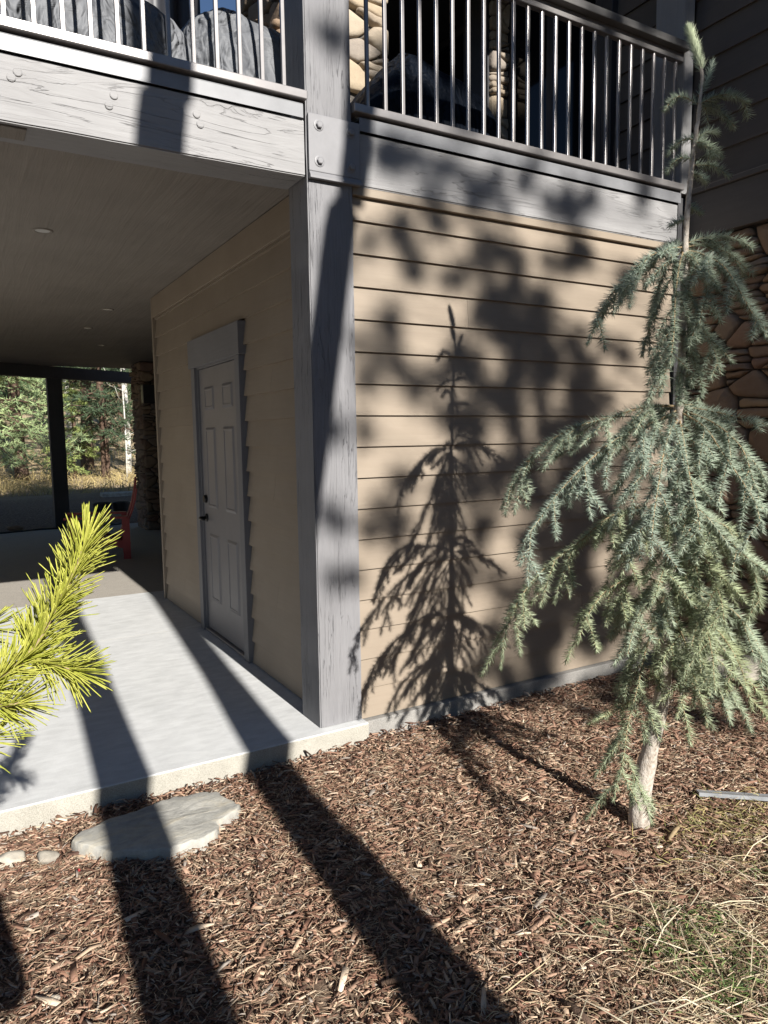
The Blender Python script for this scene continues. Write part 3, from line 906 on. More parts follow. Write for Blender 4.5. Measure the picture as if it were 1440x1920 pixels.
# ------------------------------------------------------------------ far end of the patio
def rock_obj(name, c, size, seed, mat, parent=None, flat=1.0):
    bm = bmesh.new()
    bmesh.ops.create_icosphere(bm, subdivisions=3, radius=1.0)
    for v in bm.verts:
        p = v.co.copy()
        d = 1 + 0.28 * noise.noise(p * 1.1 + Vector((seed, 0, 0))) + 0.12 * noise.noise(p * 2.7 + Vector((0, seed, 0)))
        # a few flattened facets
        for k in range(9):
            rs = random.Random(seed * 17 + k)
            nrm = Vector((rs.gauss(0, 1), rs.gauss(0, 1), rs.gauss(0, 0.7))).normalized()
            t = p.dot(nrm)
            if t * d > 0.62: d = 0.62 / t
        v.co = Vector((p.x * size[0] * d, p.y * size[1] * d, p.z * size[2] * d)) + Vector(c)
    me = bpy.data.meshes.new(name); bm.to_mesh(me); bm.free()
    me.polygons.foreach_set('use_smooth', [True] * len(me.polygons))
    return mesh_obj(name, me, mat, parent)

col_far = tag(empty('stone_column', (1.3, 9.3, 0.0)), 'shaded stone column at the far end of the door wall', 'column')
world_parent(box('core', (1.14, 9.12, -0.002), (1.70, 9.75, 2.80), M['mortar']), col_far)
stone_face(col_far, (1.12, 9.12, 0.0), (1, 0, 0), (0, 0, 1), (0, -1, 0), 0.58, 2.78, 41, 0.2, M['stone'], 1.7, (0.03, 0.06))
stone_face(col_far, (1.14, 9.75, 0.0), (0, -1, 0), (0, 0, 1), (-1, 0, 0), 0.65, 2.78, 43, 0.2, M['stone'], 1.7, (0.03, 0.06))
hb = box('house_back_wall', (1.702, 9.14, 0.0), (2.60, 9.70, 2.80), M['frame'])
tag(hb, 'black door frame beside the far stone column', 'wall')
ib = box('house_inner_wall', (2.56, 3.66, 0.0), (2.75, 9.13, 2.80), M['darkwood'])
tag(ib, 'dark inner house wall behind the storage room', 'wall')
spk = tag(empty('speaker', (1.16, 8.95, 2.1)), 'small black speaker mounted on the far stone column', 'speaker')
world_parent(box('cabinet', (1.10, 8.86, 2.10), (1.30, 9.02, 2.40), M['black_plastic'], None, 0.012), spk)
world_parent(box('bracket', (1.17, 9.021, 2.22), (1.23, 9.10, 2.28), M['black_metal']), spk)
ht = tag(empty('patio_heater', (0.78, 6.0, 2.62)), 'black ceiling heater with bright slats at the end of the door wall', 'heater')
world_parent(box('housing', (0.62, 5.9, 2.60), (1.25, 6.06, 2.68), M['black_metal'], None, 0.01), ht)
for k in range(4):
    world_parent(box('slat', (0.63, 5.882, 2.606 + 0.018 * k), (1.24, 5.8985, 2.616 + 0.018 * k), M['flashing']), ht)
for x in (0.72, 1.12):
    world_parent(box('hanger', (x, 5.96, 2.681), (x + 0.03, 6.0, 2.801), M['black_metal']), ht)

def adirondack(loc, rz, label):
    e = tag(empty('garden_chair', loc, rz), label, 'chair')
    def pt(name, vs, fs): 
        o = pyobj(name, vs, fs, M['red'], e); return o
    def slab_(name, a, b, w, t):
        a, b = Vector(a), Vector(b); d = (b - a).normalized()
        s = Vector((0, 1, 0)); n = d.cross(s).normalized()
        vs = [p + s * (w / 2 * i) + n * (t / 2 * j) for p in (a, b) for i, j in ((-1, -1), (1, -1), (1, 1), (-1, 1))]
        return pt(name, vs, [(0, 1, 2, 3), (7, 6, 5, 4), (0, 4, 5, 1), (1, 5, 6, 2), (2, 6, 7, 3), (3, 7, 4, 0)])
    for k in range(6):                                   # seat slats run across; local +x is the front
        x = 0.30 - 0.1 * k
        o = slab_('seat_slat', (x, 0, 0.37 - 0.028 * k), (x - 0.085, 0, 0.37 - 0.028 * (k + 0.85)), 0.52, 0.02)
    for k in range(5):                                   # curved back slats in a fan
        yy = (k - 2) * 0.105
        hgt = 0.80 - 0.035 * (k - 2) ** 2
        pts = []
        for j in range(6):
            t = j / 5
            pts.append(Vector((-0.24 - 0.27 * t - 0.05 * math.sin(math.pi * t), yy * (0.85 + 0.35 * t), 0.23 + hgt * t)))
        vs, fs = [], []
        for p in pts:
            for i, j in ((-1, -1), (1, -1), (1, 1), (-1, 1)):
                vs.append(p + Vector((0.011 * j, 0.046 * i, 0)))
        for s in range(5):
            for q in range(4):
                fs.append((s * 4 + q, s * 4 + (q + 1) % 4, s * 4 + 4 + (q + 1) % 4, s * 4 + 4 + q))
        fs += [(3, 2, 1, 0), (20, 21, 22, 23)]
        pt('back_slat', vs, fs)
    for s in (-1, 1):
        slab_('arm', (0.36, s * 0.33, 0.555), (-0.38, s * 0.31, 0.54), 0.13, 0.024)
        for x, z1 in ((0.28, 0.542), (-0.36, 0.528)):
            vs = [(x + i * 0.045, s * 0.29 + j * 0.014, z) for z in (0.0, z1) for i, j in ((-1, -1), (1, -1), (1, 1), (-1, 1))]
            pt('leg', vs, [(3, 2, 1, 0), (4, 5, 6, 7), (0, 1, 5, 4), (1, 2, 6, 5), (2, 3, 7, 6), (3, 0, 4, 7)])
        slab_('side_rail', (0.33, s * 0.262, 0.35), (-0.40, s * 0.262, 0.16), 0.022, 0.09)
    return e
adirondack((-0.06, 6.6, 0.0), R(170), 'red slatted garden chair on the far patio')

def tub(c, label, rx, ry, h, seed):
    e = tag(empty('planter_tub', c), label, 'planter', 'planters at the patio edge')
    n = 28
    prof = [(0.82, 0.0), (0.95, h * 0.6), (1.0, h - 0.03), (1.06, h - 0.03), (1.06, h), (0.97, h), (0.92, h - 0.05), (0.0, h - 0.06)]
    vs, fs = [], []
    for r, z in prof:
        for k in range(n):
            vs.append((r * rx * math.cos(2 * math.pi * k / n), r * ry * math.sin(2 * math.pi * k / n), z))
    for j in range(len(prof) - 1):
        for k in range(n):
            fs.append((j * n + k, j * n + (k + 1) % n, (j + 1) * n + (k + 1) % n, (j + 1) * n + k))
    pyobj('pot', vs, fs, M['black_plastic'], e, False)
    return e
tub((0.72, 10.95, gz(0.72, 10.95) - 0.02), 'black planter tub with pale rim left of another, beyond the patio', 0.17, 0.13, 0.22, 1)
tub((1.08, 11.1, gz(1.08, 11.1) - 0.02), 'lower black planter tub beyond the patio, beside the chair back', 0.17, 0.13, 0.2, 2)
for i, (x, y, s) in enumerate(((-0.75, 10.62, 0.16), (-0.42, 10.5, 0.12), (0.32, 10.55, 0.13), (0.55, 10.6, 0.17), (0.95, 10.5, 0.14), (1.3, 10.5, 0.15), (-1.2, 10.55, 0.15))):
    tag(rock_obj('edging_rock', (x, y, -0.02 + gz(x, y) * 0.5), (s, s * 0.7, s * 0.45), i + 3, M['stone']), ('dark edging rock left of the far post, second from the left', 'small dark edging rock just left of the far post', 'dark edging rock just right of the far post', 'larger edging rock in front of the left planter tub', 'dark edging rock in front of the right planter tub', 'edging rock nearest the far stone column', 'leftmost dark edging rock at the far patio edge')[i], 'rock', 'rocks edging the far patio')
tag(tube('garden_hose', [(-2.0, 10.2, 0.012), (-1.1, 10.12, 0.012), (-0.4, 10.3, 0.012), (0.2, 10.2, 0.012), (0.9, 10.27, 0.012)], 0.014, M['black_plastic']), 'black garden hose along the far patio edge', 'hose')
fs_ = box('stone_slab', (1.25, 14.2, gz(1.6, 14.2) - 0.02), (2.15, 14.6, gz(1.6, 14.2) + 0.09), M['rock'], None, 0.02)
tag(fs_, 'flat pale stone slab on the slope behind the red chair', 'stone')

# ------------------------------------------------------------------ trees
def catmull(pts, n):
    P = np.array(pts, float)
    if len(P) == 2:
        t = np.linspace(0, 1, n)[:, None]; return P[0] * (1 - t) + P[1] * t
    P = np.vstack([2 * P[0] - P[1], P, 2 * P[-1] - P[-2]])
    seg = len(P) - 3
    out = []
    for s in np.linspace(0, seg - 1e-6, n):
        i = int(s); t = s - i
        a, b, c, d = P[i], P[i + 1], P[i + 2], P[i + 3]
        out.append(0.5 * ((2 * b) + (c - a) * t + (2 * a - 5 * b + 4 * c - d) * t * t + (3 * b - a - 3 * c + d) * t ** 3))
    return np.array(out)

def shoot_needles(line, dens, L, ang, rr, tint0, tint1, r=0.0011, tipgrow=0.6, upbias=0.15):
    """needles round a shoot given as a polyline; returns base, dir, length, radius, colour"""
    seg = np.diff(line, axis=0); sl = np.linalg.norm(seg, axis=1); tot = sl.sum()
    n = max(6, int(dens * tot))
    t = np.sort(rr.random(n)) ** 0.95
    cum = np.concatenate([[0], np.cumsum(sl)]) / tot
    base = np.stack([np.interp(t, cum, line[:, k]) for k in range(3)], 1)
    idx = np.clip(np.searchsorted(cum, t) - 1, 0, len(seg) - 1)
    ax = unit(seg)[idx]
    rnd = rr.normal(size=(n, 3)); rad = unit(rnd - (rnd * ax).sum(1, keepdims=True) * ax)
    a = np.radians(ang + rr.normal(0, 9, n)) * (1 - 0.55 * np.clip((t - 0.8) / 0.2, 0, 1))
    d = ax * np.cos(a)[:, None] + rad * np.sin(a)[:, None] + np.array([0, 0, upbias])
    ln = L * (1 + rr.normal(0, 0.12, n)) * (1 - (1 - tipgrow) * np.clip((t - 0.85) / 0.15, 0, 1))
    mixv = rr.random((n, 1))
    c = np.array(tint0) * (1 - mixv) + np.array(tint1) * mixv
    c = c * (0.88 + 0.24 * rr.random((n, 1)))
    return base, d, ln, np.full(n, r), c

def parse(s, k):
    return [[tuple(int(c) / k for c in q.split(',')) for q in b.split(' ')] for b in s.split(';')]
SPRUCE_TRUNK = parse("789,-1382,-77 800,-1395,101 820,-1421,287 839,-1446,492 845,-1453,905 852,-1462,1160 858,-1470,1532 860,-1473,1734 862,-1475,1932 862,-1476,2167 864,-1478,2321 870,-1485,2472 877,-1494,2583 882,-1502,2693 886,-1506,2802 874,-1490,2880 855,-1466,2974", 1000)[0]
SPRUCE_BRANCHES = parse("88,-150,270 83,-147,273 80,-145,272 77,-144,268;88,-150,270 92,-155,272 95,-159,271 98,-163,268;88,-150,270 94,-152,269 99,-154,266 102,-154,263;88,-150,273 91,-151,279 94,-151,286;88,-149,258 92,-151,261 97,-152,261;88,-149,258 84,-148,258 80,-146,255 77,-146,252;88,-149,257 87,-154,255 86,-158,251 85,-162,247;87,-149,251 84,-146,252 82,-144,250 80,-143,247;87,-149,249 89,-153,248 90,-157,246 91,-161,242;87,-149,246 93,-148,246 98,-147,245;86,-148,235 90,-148,234 94,-148,233;86,-148,230 86,-144,230 86,-140,229;86,-147,220 79,-144,219 72,-140,215 65,-138,208 57,-136,199 49,-135,184;86,-147,219 83,-142,214 81,-139,204 80,-137,192 79,-135,181;86,-147,219 81,-149,212 73,-154,199 65,-160,185 57,-165,173;86,-147,219 85,-153,214 82,-160,204 76,-163,194 72,-165,188;86,-147,219 88,-154,216 89,-162,210 89,-168,201 89,-174,191 89,-180,182;86,-147,221 95,-149,224 105,-152,225 117,-154,222;86,-147,220 99,-148,222 112,-149,219 124,-147,213;86,-147,220 91,-138,224 97,-128,224 106,-116,221;86,-147,196 85,-155,190 82,-163,182 76,-171,171;86,-147,191 80,-148,185 73,-151,175 66,-154,164;86,-147,187 85,-152,181 83,-157,172 81,-161,165;86,-147,193 85,-141,190 87,-136,183 89,-132,174;86,-147,175 80,-151,169 73,-157,161;86,-147,161 77,-139,161 67,-129,157 57,-119,153 48,-111,145 41,-106,135 36,-102,121;86,-147,158 73,-142,154 60,-138,148 48,-135,139 37,-133,129 28,-133,120 21,-133,113;86,-147,157 75,-150,147 63,-157,134 52,-164,122 40,-173,110;86,-147,157 80,-154,147 71,-164,134 63,-173,124 57,-179,117;86,-147,159 86,-158,153 85,-166,144 83,-174,136 81,-182,127 77,-188,117;86,-147,161 91,-156,159 96,-166,156 101,-174,153;86,-147,160 88,-161,154 88,-172,145 86,-178,134 85,-182,129;86,-147,160 77,-145,155 68,-146,143 60,-149,130 53,-153,118;86,-147,161 97,-147,161 112,-145,153 126,-142,142;86,-147,160 89,-132,160 94,-118,154 101,-104,142;85,-146,121 77,-141,122 66,-133,119 55,-127,109 44,-120,99 35,-116,88 28,-115,75 24,-116,60;85,-146,119 84,-156,120 81,-168,116 76,-182,109 71,-196,104;85,-146,118 83,-157,113 77,-168,103 70,-178,94 64,-184,87;85,-146,119 90,-159,118 93,-169,112 94,-175,99 92,-179,86;85,-146,117 74,-153,107 63,-159,99 51,-165,92;85,-146,120 76,-144,115 66,-144,107 57,-146,98;85,-146,120 83,-155,116 77,-162,106 69,-171,95;85,-146,121 96,-147,121 112,-148,113 129,-145,97;85,-146,121 88,-132,117 94,-118,106 101,-105,90;84,-145,92 71,-141,95 60,-137,91 50,-137,83 42,-139,73;84,-145,89 78,-146,81 69,-148,68 61,-151,55 53,-154,44 46,-158,33 38,-161,22;84,-145,88 79,-153,80 74,-162,72 65,-169,62 54,-174,53;84,-145,91 85,-156,86 85,-168,77 83,-178,67 78,-186,55;84,-145,91 81,-162,84 73,-173,74 63,-182,63;84,-145,92 90,-157,90 96,-169,81 98,-177,68 97,-181,54;84,-145,91 72,-146,88 58,-152,81 45,-160,73;84,-145,91 97,-147,85 112,-149,75 127,-147,56;84,-145,91 87,-133,85 93,-120,71 102,-109,54;84,-145,60 78,-144,56 70,-145,50 57,-144,45 47,-143,43;84,-145,60 84,-152,58 83,-162,52 78,-169,43;84,-145,63 94,-151,61 104,-157,53 115,-160,36;84,-145,62 87,-153,61 90,-163,57 89,-171,42", 100)

spr = tag(empty('spruce_tree', (0.79, -1.38, -0.1)), 'young blue-green spruce with drooping branches and a pale bare lower trunk', 'tree')
tp = catmull(SPRUCE_TRUNK, 70)
tp[0, 2] -= 0.08
tz = (tp[:, 2] - tp[0, 2]) / (tp[-1, 2] - tp[0, 2])
trad = np.interp(tz, [0, 0.04, 0.11, 0.115, 0.3, 0.55, 0.75, 0.9, 1.0], [0.046, 0.042, 0.037, 0.032, 0.027, 0.018, 0.011, 0.0075, 0.003])
vs, fs = tube_arrays(tp, list(trad), 16)
vs = [v + Vector((0.004 * noise.noise(v * 28), 0.004 * noise.noise(v * 28 + Vector((5, 0, 0))), 0)) for v in vs]
world_parent(pyobj('trunk', vs, fs, M['bark_pale'], None, True), spr)
G0, G1, G2 = (0.21, 0.28, 0.21), (0.44, 0.50, 0.41), (0.38, 0.41, 0.16)

def twig_mesh(lines, rads, n=5):
    vs, fs = [], []
    for ln, rd in zip(lines, rads):
        a, f = tube_arrays(ln, rd, n)
        o = len(vs)
        vs += a; fs += [tuple(i + o for i in q) for q in f]
    return vs, fs

def droop(start, d, L, sag, n=6):
    d = np.array(d, float); d /= np.linalg.norm(d)
    t = np.linspace(0, 1, n)[:, None]
    return np.array(start) + d * L * t + np.array([0, 0, -1.0]) * sag * L * t ** 2

def spruce_branch(pts, parent, seed):
    rr = np.random.default_rng(seed)
    P = np.array(pts)
    Lb = np.linalg.norm(np.diff(P, axis=0), axis=1).sum()
    line = catmull(pts, max(8, int(Lb / 0.02)))
    nl = len(line)
    r0 = 0.0020 + 0.0038 * min(1.0, Lb / 0.9)
    lines = [line]; rads = [list(np.linspace(r0, 0.0014, nl))]
    B = []
    green = rr.uniform(0.25, 0.75) if pts[0][2] < 1.3 else rr.uniform(0.0, 0.25)
    c0 = np.array(G0) * (1 - green) + np.array(G2) * green * 0.7
    c1 = np.array(G1) * (1 - green * 0.6) + np.array(G2) * green * 0.75
    start = int(nl * (0.04 if Lb < 0.3 else 0.12))
    NL = 0.033 if pts[0][2] < 2.3 else 0.030
    B.append(shoot_needles(line[start:], 950 if Lb > 0.3 else 1500, NL, 56, rr, c0, c1, r=0.0014))
    if Lb > 0.16:
        k = 0
        s = max(0.04, Lb * 0.10)
        while s < Lb * 0.96:
            t = s / Lb
            i = min(nl - 2, int(t * (nl - 1)))
            tan = unit(line[i + 1] - line[i])
            sidev = unit(np.cross(tan, [0, 0, 1.0]))
            sg = 1 if k % 2 else -1
            Ls = min(0.23, 0.36 * Lb) * (1.0 - 0.5 * t) * rr.uniform(0.65, 1.25)
            Ls = max(Ls, 0.055)
            dirv = tan * rr.uniform(0.5, 0.8) + sidev * sg * rr.uniform(0.4, 0.9) + np.array([0, 0, rr.uniform(-0.5, 0.0)])
            sh = droop(line[i], dirv, Ls, rr.uniform(0.15, 0.55))
            lines.append(sh); rads.append(list(np.linspace(0.0022, 0.0011, len(sh))))
            B.append(shoot_needles(sh, 1000, NL, 55, rr, c0 * rr.uniform(0.85, 1.1), c1 * rr.uniform(0.9, 1.12), r=0.0014))
            if Ls > 0.15:
                for q in (2, 3):
                    sg2 = 1 if rr.random() < 0.5 else -1
                    tn = unit(sh[q + 1] - sh[q]); sd = unit(np.cross(tn, [0, 0.0, 1.0]))
                    s3 = droop(sh[q], tn * 0.7 + sd * sg2 * 0.65 + np.array([0, 0, -0.15]), Ls * rr.uniform(0.35, 0.5), 0.3, 5)
                    lines.append(s3); rads.append(list(np.linspace(0.0016, 0.001, len(s3))))
                    B.append(shoot_needles(s3, 1000, NL * 0.95, 54, rr, c0, c1 * 1.05, r=0.0014))
            s += 0.066 * rr.uniform(0.75, 1.3); k += 1
            if rr.random() < 0.22: k += 1
    vs, fs = twig_mesh(lines, rads)
    wood = world_parent(pyobj('branch', vs, fs, M['twig'], None, True), parent)
    V, F = spikes(*[np.concatenate([b[q] for b in B]) for q in range(4)])
    fo = np_mesh('needles', V, F, M['needle'], None, np.repeat(np.concatenate([b[4] for b in B]), 4, 0))
    world_parent(fo, wood)
    fo['kind'] = 'stuff'
    return len(F)
ntri = 0
for i, b in enumerate(SPRUCE_BRANCHES):
    ntri += spruce_branch(b, spr, 100 + i)
# leader: the trunk's own top carries needles
rr = np.random.default_rng(5)
top = tp[tz > 0.945]
B = [shoot_needles(top, 6000, 0.036, 38, rr, (0.36, 0.42, 0.26), (0.58, 0.62, 0.44), r=0.0014, upbias=0.1)]  # top needles tinted paler so the leader looks sunlit
mid = tp[(tz > 0.72) & (tz < 0.945)]
B.append(shoot_needles(mid, 500, 0.018, 55, rr, (0.24, 0.17, 0.07), (0.3, 0.27, 0.12), r=0.001))
low = tp[(tz > 0.2) & (tz < 0.72)]
B.append(shoot_needles(low, 260, 0.016, 60, rr, (0.12, 0.14, 0.08), (0.25, 0.2, 0.1), r=0.001))
V, F = spikes(*[np.concatenate([b[k] for b in B]) for k in (0, 1, 2, 3)])
ld = world_parent(np_mesh('leader_needles', V, F, M['needle'], None, np.repeat(np.concatenate([b[4] for b in B]), 4, 0)), spr); ld['kind'] = 'stuff'

# ---- young pine whose branch reaches into the picture at the left
pine = tag(empty('pine_sapling', (-1.98, -1.95, -0.1)), 'bright yellow-green pine branch reaching in at the left edge, above the patio', 'tree')
world_parent(tube('trunk', catmull([(-1.98, -1.95, -0.16), (-1.97, -1.94, 0.5), (-1.99, -1.93, 1.1), (-2.0, -1.94, 1.62)], 20), list(np.linspace(0.03, 0.008, 20)), M['bark_dark'], None, 10), pine)
PB = [  # branch wood, needle-bearing shoots
  [(-1.985, -1.935, 0.86), (-1.75, -1.93, 0.96), (-1.56, -1.92, 1.06), (-1.445, -1.915, 1.135)],
  [(-1.98, -1.935, 0.70), (-1.8, -1.9, 0.82), (-1.62, -1.88, 0.96), (-1.53, -1.87, 1.03)],
  [(-1.99, -1.935, 1.05), (-1.8, -1.9, 1.12), (-1.62, -1.87, 1.17)],
]
PS = [
  [(-1.455, -1.915, 1.125), (-1.415, -1.91, 1.19), (-1.375, -1.905, 1.26), (-1.340, -1.90, 1.335)],
  [(-1.455, -1.915, 1.125), (-1.42, -1.93, 1.118), (-1.375, -1.95, 1.10)],
  [(-1.56, -1.92, 1.06), (-1.50, -1.925, 1.105), (-1.455, -1.918, 1.135), (-1.445, -1.90, 1.16)],
  [(-1.70, -1.925, 0.985), (-1.62, -1.90, 1.03), (-1.56, -1.88, 1.08)],
  [(-1.57, -1.875, 1.0), (-1.52, -1.87, 1.035), (-1.475, -1.865, 1.035)],
  [(-1.66, -1.89, 0.93), (-1.58, -1.90, 0.975), (-1.51, -1.91, 1.0)],
  [(-1.75, -1.89, 1.14), (-1.62, -1.87, 1.17), (-1.50, -1.86, 1.18)],
  [(-1.60, -1.92, 1.04), (-1.53, -1.94, 1.06), (-1.465, -1.96, 1.065)],
  [(-1.99, -1.94, 1.5), (-2.0, -1.94, 1.75)], [(-1.9, -1.94, 1.12), (-1.75, -2.0, 1.2)],
]
rr = np.random.default_rng(77)
for w in PB:
    wl = catmull(w, 14)
    world_parent(tube('branch', wl, list(np.linspace(0.009, 0.004, 14)), M['twig'], None, 7), pine)
for k, sline in enumerate(PS):
    l = catmull(sline, 16)
    sh = world_parent(tube('shoot', l, list(np.linspace(0.0045, 0.003, 16)), M['twig'], None, 6), pine)
    dens, ang = (1900, 46) if k in (0, 1, 2) else (850, 50)
    b = shoot_needles(l, dens, 0.071 if k < 3 else 0.070, ang, rr, (0.36, 0.39, 0.05), (0.56, 0.55, 0.12), r=0.0013, tipgrow=0.9, upbias=0.08)
    V, F = rods(*b[:4])
    o = np_mesh('needles', V, F, M['pine_needle'], None, np.repeat(b[4], 7, 0)); world_parent(o, sh); o['kind'] = 'stuff'

# ---- forest conifers: trunk, limbs and a crown of many small sprays
def conifer(name, x, y, h, rad, clear, seed, label, group, nbr=150, per=34, spray=0.2, tint=((0.05, 0.085, 0.045), (0.12, 0.17, 0.075)), trunk_r=None, lean=0.0, bark='bark_dark', z0=None):
    rr = np.random.default_rng(seed)
    z0 = gz(x, y) if z0 is None else z0
    e = tag(empty(name, (x, y, z0)), label, 'tree', group)
    tr = trunk_r or h * 0.014
    zs = np.linspace(-0.2, h, 24)
    wob = 0.02 * h * 0.2
    line = [(x + lean * z + wob * math.sin(z * 0.9 + seed), y + wob * math.cos(z * 0.7 + seed), z0 + z) for z in zs]
    world_parent(tube('trunk', line, [max(0.012, tr * (1 - 0.93 * max(0, z) / h)) for z in zs], M[bark], None, 12), e)
    base, dirs, Ls = [], [], []
    limbs, lr = [], []
    for i in range(nbr):
        t = rr.random() ** 0.8
        z = h * (clear + (1 - clear) * t)
        L = rad * (1 - t) ** 0.75 * rr.uniform(0.55, 1.1) + 0.12
        a = rr.uniform(0, 2 * math.pi)
        d = np.array([math.cos(a), math.sin(a), rr.uniform(-0.25, 0.2)])
        st = np.array([x + lean * z, y, z0 + z])
        ln = droop(st, d, L, rr.uniform(0.05, 0.4), 6)
        limbs.append(ln); lr.append(list(np.linspace(0.008 + 0.012 * L, 0.003, 6)))
        m_ = max(4, int(per * L / max(rad, 0.5)) + 3)
        tt = rr.random(m_) ** 0.7
        p = np.stack([np.interp(tt, np.linspace(0, 1, 6), ln[:, k]) for k in range(3)], 1)
        p += rr.normal(0, 0.05 * (0.4 + L), size=(m_, 3)) * np.array([1, 1, 0.35])
        out = unit(d * 0.8 + rr.normal(0, 0.75, size=(m_, 3)) * np.array([1, 1, 0.5]) + np.array([0, 0, -0.15]))
        base.append(p); dirs.append(out); Ls.append(spray * rr.uniform(0.6, 1.3, m_))
    vs, fs = twig_mesh(limbs, lr, 4)
    world_parent(pyobj('limbs', vs, fs, M['bark_dark'], None, True), e)
    base = np.concatenate(base); dirs = np.concatenate(dirs); Ls = np.concatenate(Ls)
    # every spray: a handful of thin leaflets fanned about its axis
    F_ = 7
    n = len(base)
    b2 = np.repeat(base, F_, 0) + np.repeat(dirs * Ls[:, None], F_, 0) * rr.random((n * F_, 1)) * 0.7
    d2 = unit(np.repeat(dirs, F_, 0) + rr.normal(0, 0.5, size=(n * F_, 3)))
    L2 = np.repeat(Ls, F_) * rr.uniform(0.35, 0.7, n * F_)
    V, F = spikes(b2, d2, L2, L2 * 0.075)
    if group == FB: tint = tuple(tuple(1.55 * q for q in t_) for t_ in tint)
    mx = rr.random((n * F_, 1)); c = np.array(tint[0]) * (1 - mx) + np.array(tint[1]) * mx
    o = np_mesh('crown', V, F, M['foliage'], None, np.repeat(c, 4, 0)); world_parent(o, e)
    o['kind'] = 'stuff'
    return e

FB = 'conifers in the woods behind the house'
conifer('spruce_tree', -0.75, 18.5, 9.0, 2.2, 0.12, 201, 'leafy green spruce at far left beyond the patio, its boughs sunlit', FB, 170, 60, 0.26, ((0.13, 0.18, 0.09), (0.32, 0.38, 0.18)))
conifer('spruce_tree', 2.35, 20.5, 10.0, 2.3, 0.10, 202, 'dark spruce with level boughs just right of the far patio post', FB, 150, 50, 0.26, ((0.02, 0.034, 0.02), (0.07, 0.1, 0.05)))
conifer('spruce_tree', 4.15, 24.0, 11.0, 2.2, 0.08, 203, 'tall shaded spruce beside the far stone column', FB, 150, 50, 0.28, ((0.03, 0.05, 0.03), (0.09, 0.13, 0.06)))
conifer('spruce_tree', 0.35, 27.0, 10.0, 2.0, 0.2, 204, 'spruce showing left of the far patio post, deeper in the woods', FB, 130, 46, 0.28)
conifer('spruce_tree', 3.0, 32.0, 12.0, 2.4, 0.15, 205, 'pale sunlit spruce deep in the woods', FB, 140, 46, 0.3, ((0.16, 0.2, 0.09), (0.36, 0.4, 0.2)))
conifer('pine_tree', 2.55, 25.0, 13.0, 1.8, 0.35, 206, 'pine with a thick tan trunk in the sunlit woods', FB, 90, 40, 0.25, ((0.1, 0.13, 0.06), (0.24, 0.28, 0.12)), 0.24)
conifer('spruce_tree', 1.55, 21.0, 3.2, 0.9, 0.1, 207, 'small yellow-green sapling among the trunks behind the patio post', FB, 60, 40, 0.18, ((0.12, 0.16, 0.05), (0.26, 0.3, 0.1)))
conifer('spruce_tree', -0.9, 34.0, 13.0, 2.5, 0.1, 208, 'tall distant spruce filling the left edge of the woods', FB, 150, 46, 0.3)
conifer('spruce_tree', 5.8, 36.0, 13.0, 2.5, 0.1, 209, 'distant spruce behind the far stone column', FB, 120, 40, 0.3)
conifer('pine_tree', 0.05, 9.0 + 12, 12.0, 1.7, 0.55, 210, 'pine seen against blue sky above the covered furniture', FB, 120, 60, 0.25, ((0.1, 0.13, 0.04), (0.24, 0.27, 0.09)), 0.2)
FA = 'pale trunks in the woods'
for i, (x, y, r, lab) in enumerate(((3.45, 22.5, 0.11, 'white aspen trunk lit by the sun near the far stone column'), (1.75, 23.5, 0.10, 'pale aspen trunk right behind the far patio post'), (2.75, 19.2, 0.025, 'thin bare young aspen stem in front of the pine trunk'))):
    z0 = gz(x, y)
    e = tag(empty('aspen_tree', (x, y, z0)), lab, 'tree', FA)
    world_parent(tube('trunk', [(x + 0.03 * math.sin(k), y, z0 - 0.2 + k) for k in range(0, 9)], [r * (1 - 0.07 * k) for k in range(9)], M['bark_aspen'], None, 12), e)
    rb = random.Random(i)
    for k in range(7):
        zz = z0 + 0.8 + 0.5 * k; a = rb.uniform(0, 6.28); L = rb.uniform(0.5, 1.0)
        world_parent(tube('branch', [(x, y, zz), (x + L * 0.6 * math.cos(a), y + L * 0.6 * math.sin(a), zz + 0.25 * L), (x + L * math.cos(a), y + L * math.sin(a), zz + 0.7 * L)], [0.014, 0.01, 0.004], M['bark_aspen'], None, 5), e)
# the wood beyond, one mass
rr = np.random.default_rng(3)
bs_, ds_, ls_, cs_ = [], [], [], []
for k in range(36):
    x = rr.uniform(-22, 34); y = rr.uniform(44, 75); h = rr.uniform(9, 15); z0 = gz(x, y)
    n = 620
    t = rr.random(n) ** 0.7
    a = rr.uniform(0, 6.28, n); r = 2.4 * (1 - t) ** 0.8 * np.sqrt(rr.random(n)) + 0.05
    bs_.append(np.stack([x + r * np.cos(a), y + r * np.sin(a), z0 + 0.8 + t * h], 1))
    ds_.append(np.stack([np.cos(a), np.sin(a), rr.uniform(-0.6, 0.2, n)], 1)); ls_.append(rr.uniform(0.5, 1.1, n))
    cs_.append(np.array([0.05, 0.075, 0.04]) * rr.uniform(0.7, 1.9, (n, 1)))
V, F = spikes(np.concatenate(bs_), np.concatenate(ds_), np.concatenate(ls_), np.concatenate(ls_) * 0.13)
tag(np_mesh('distant_wood', V, F, M['foliage'], None, np.repeat(np.concatenate(cs_), 4, 0)), 'far wood of dark conifers on the hillside', 'woods', None, 'stuff')
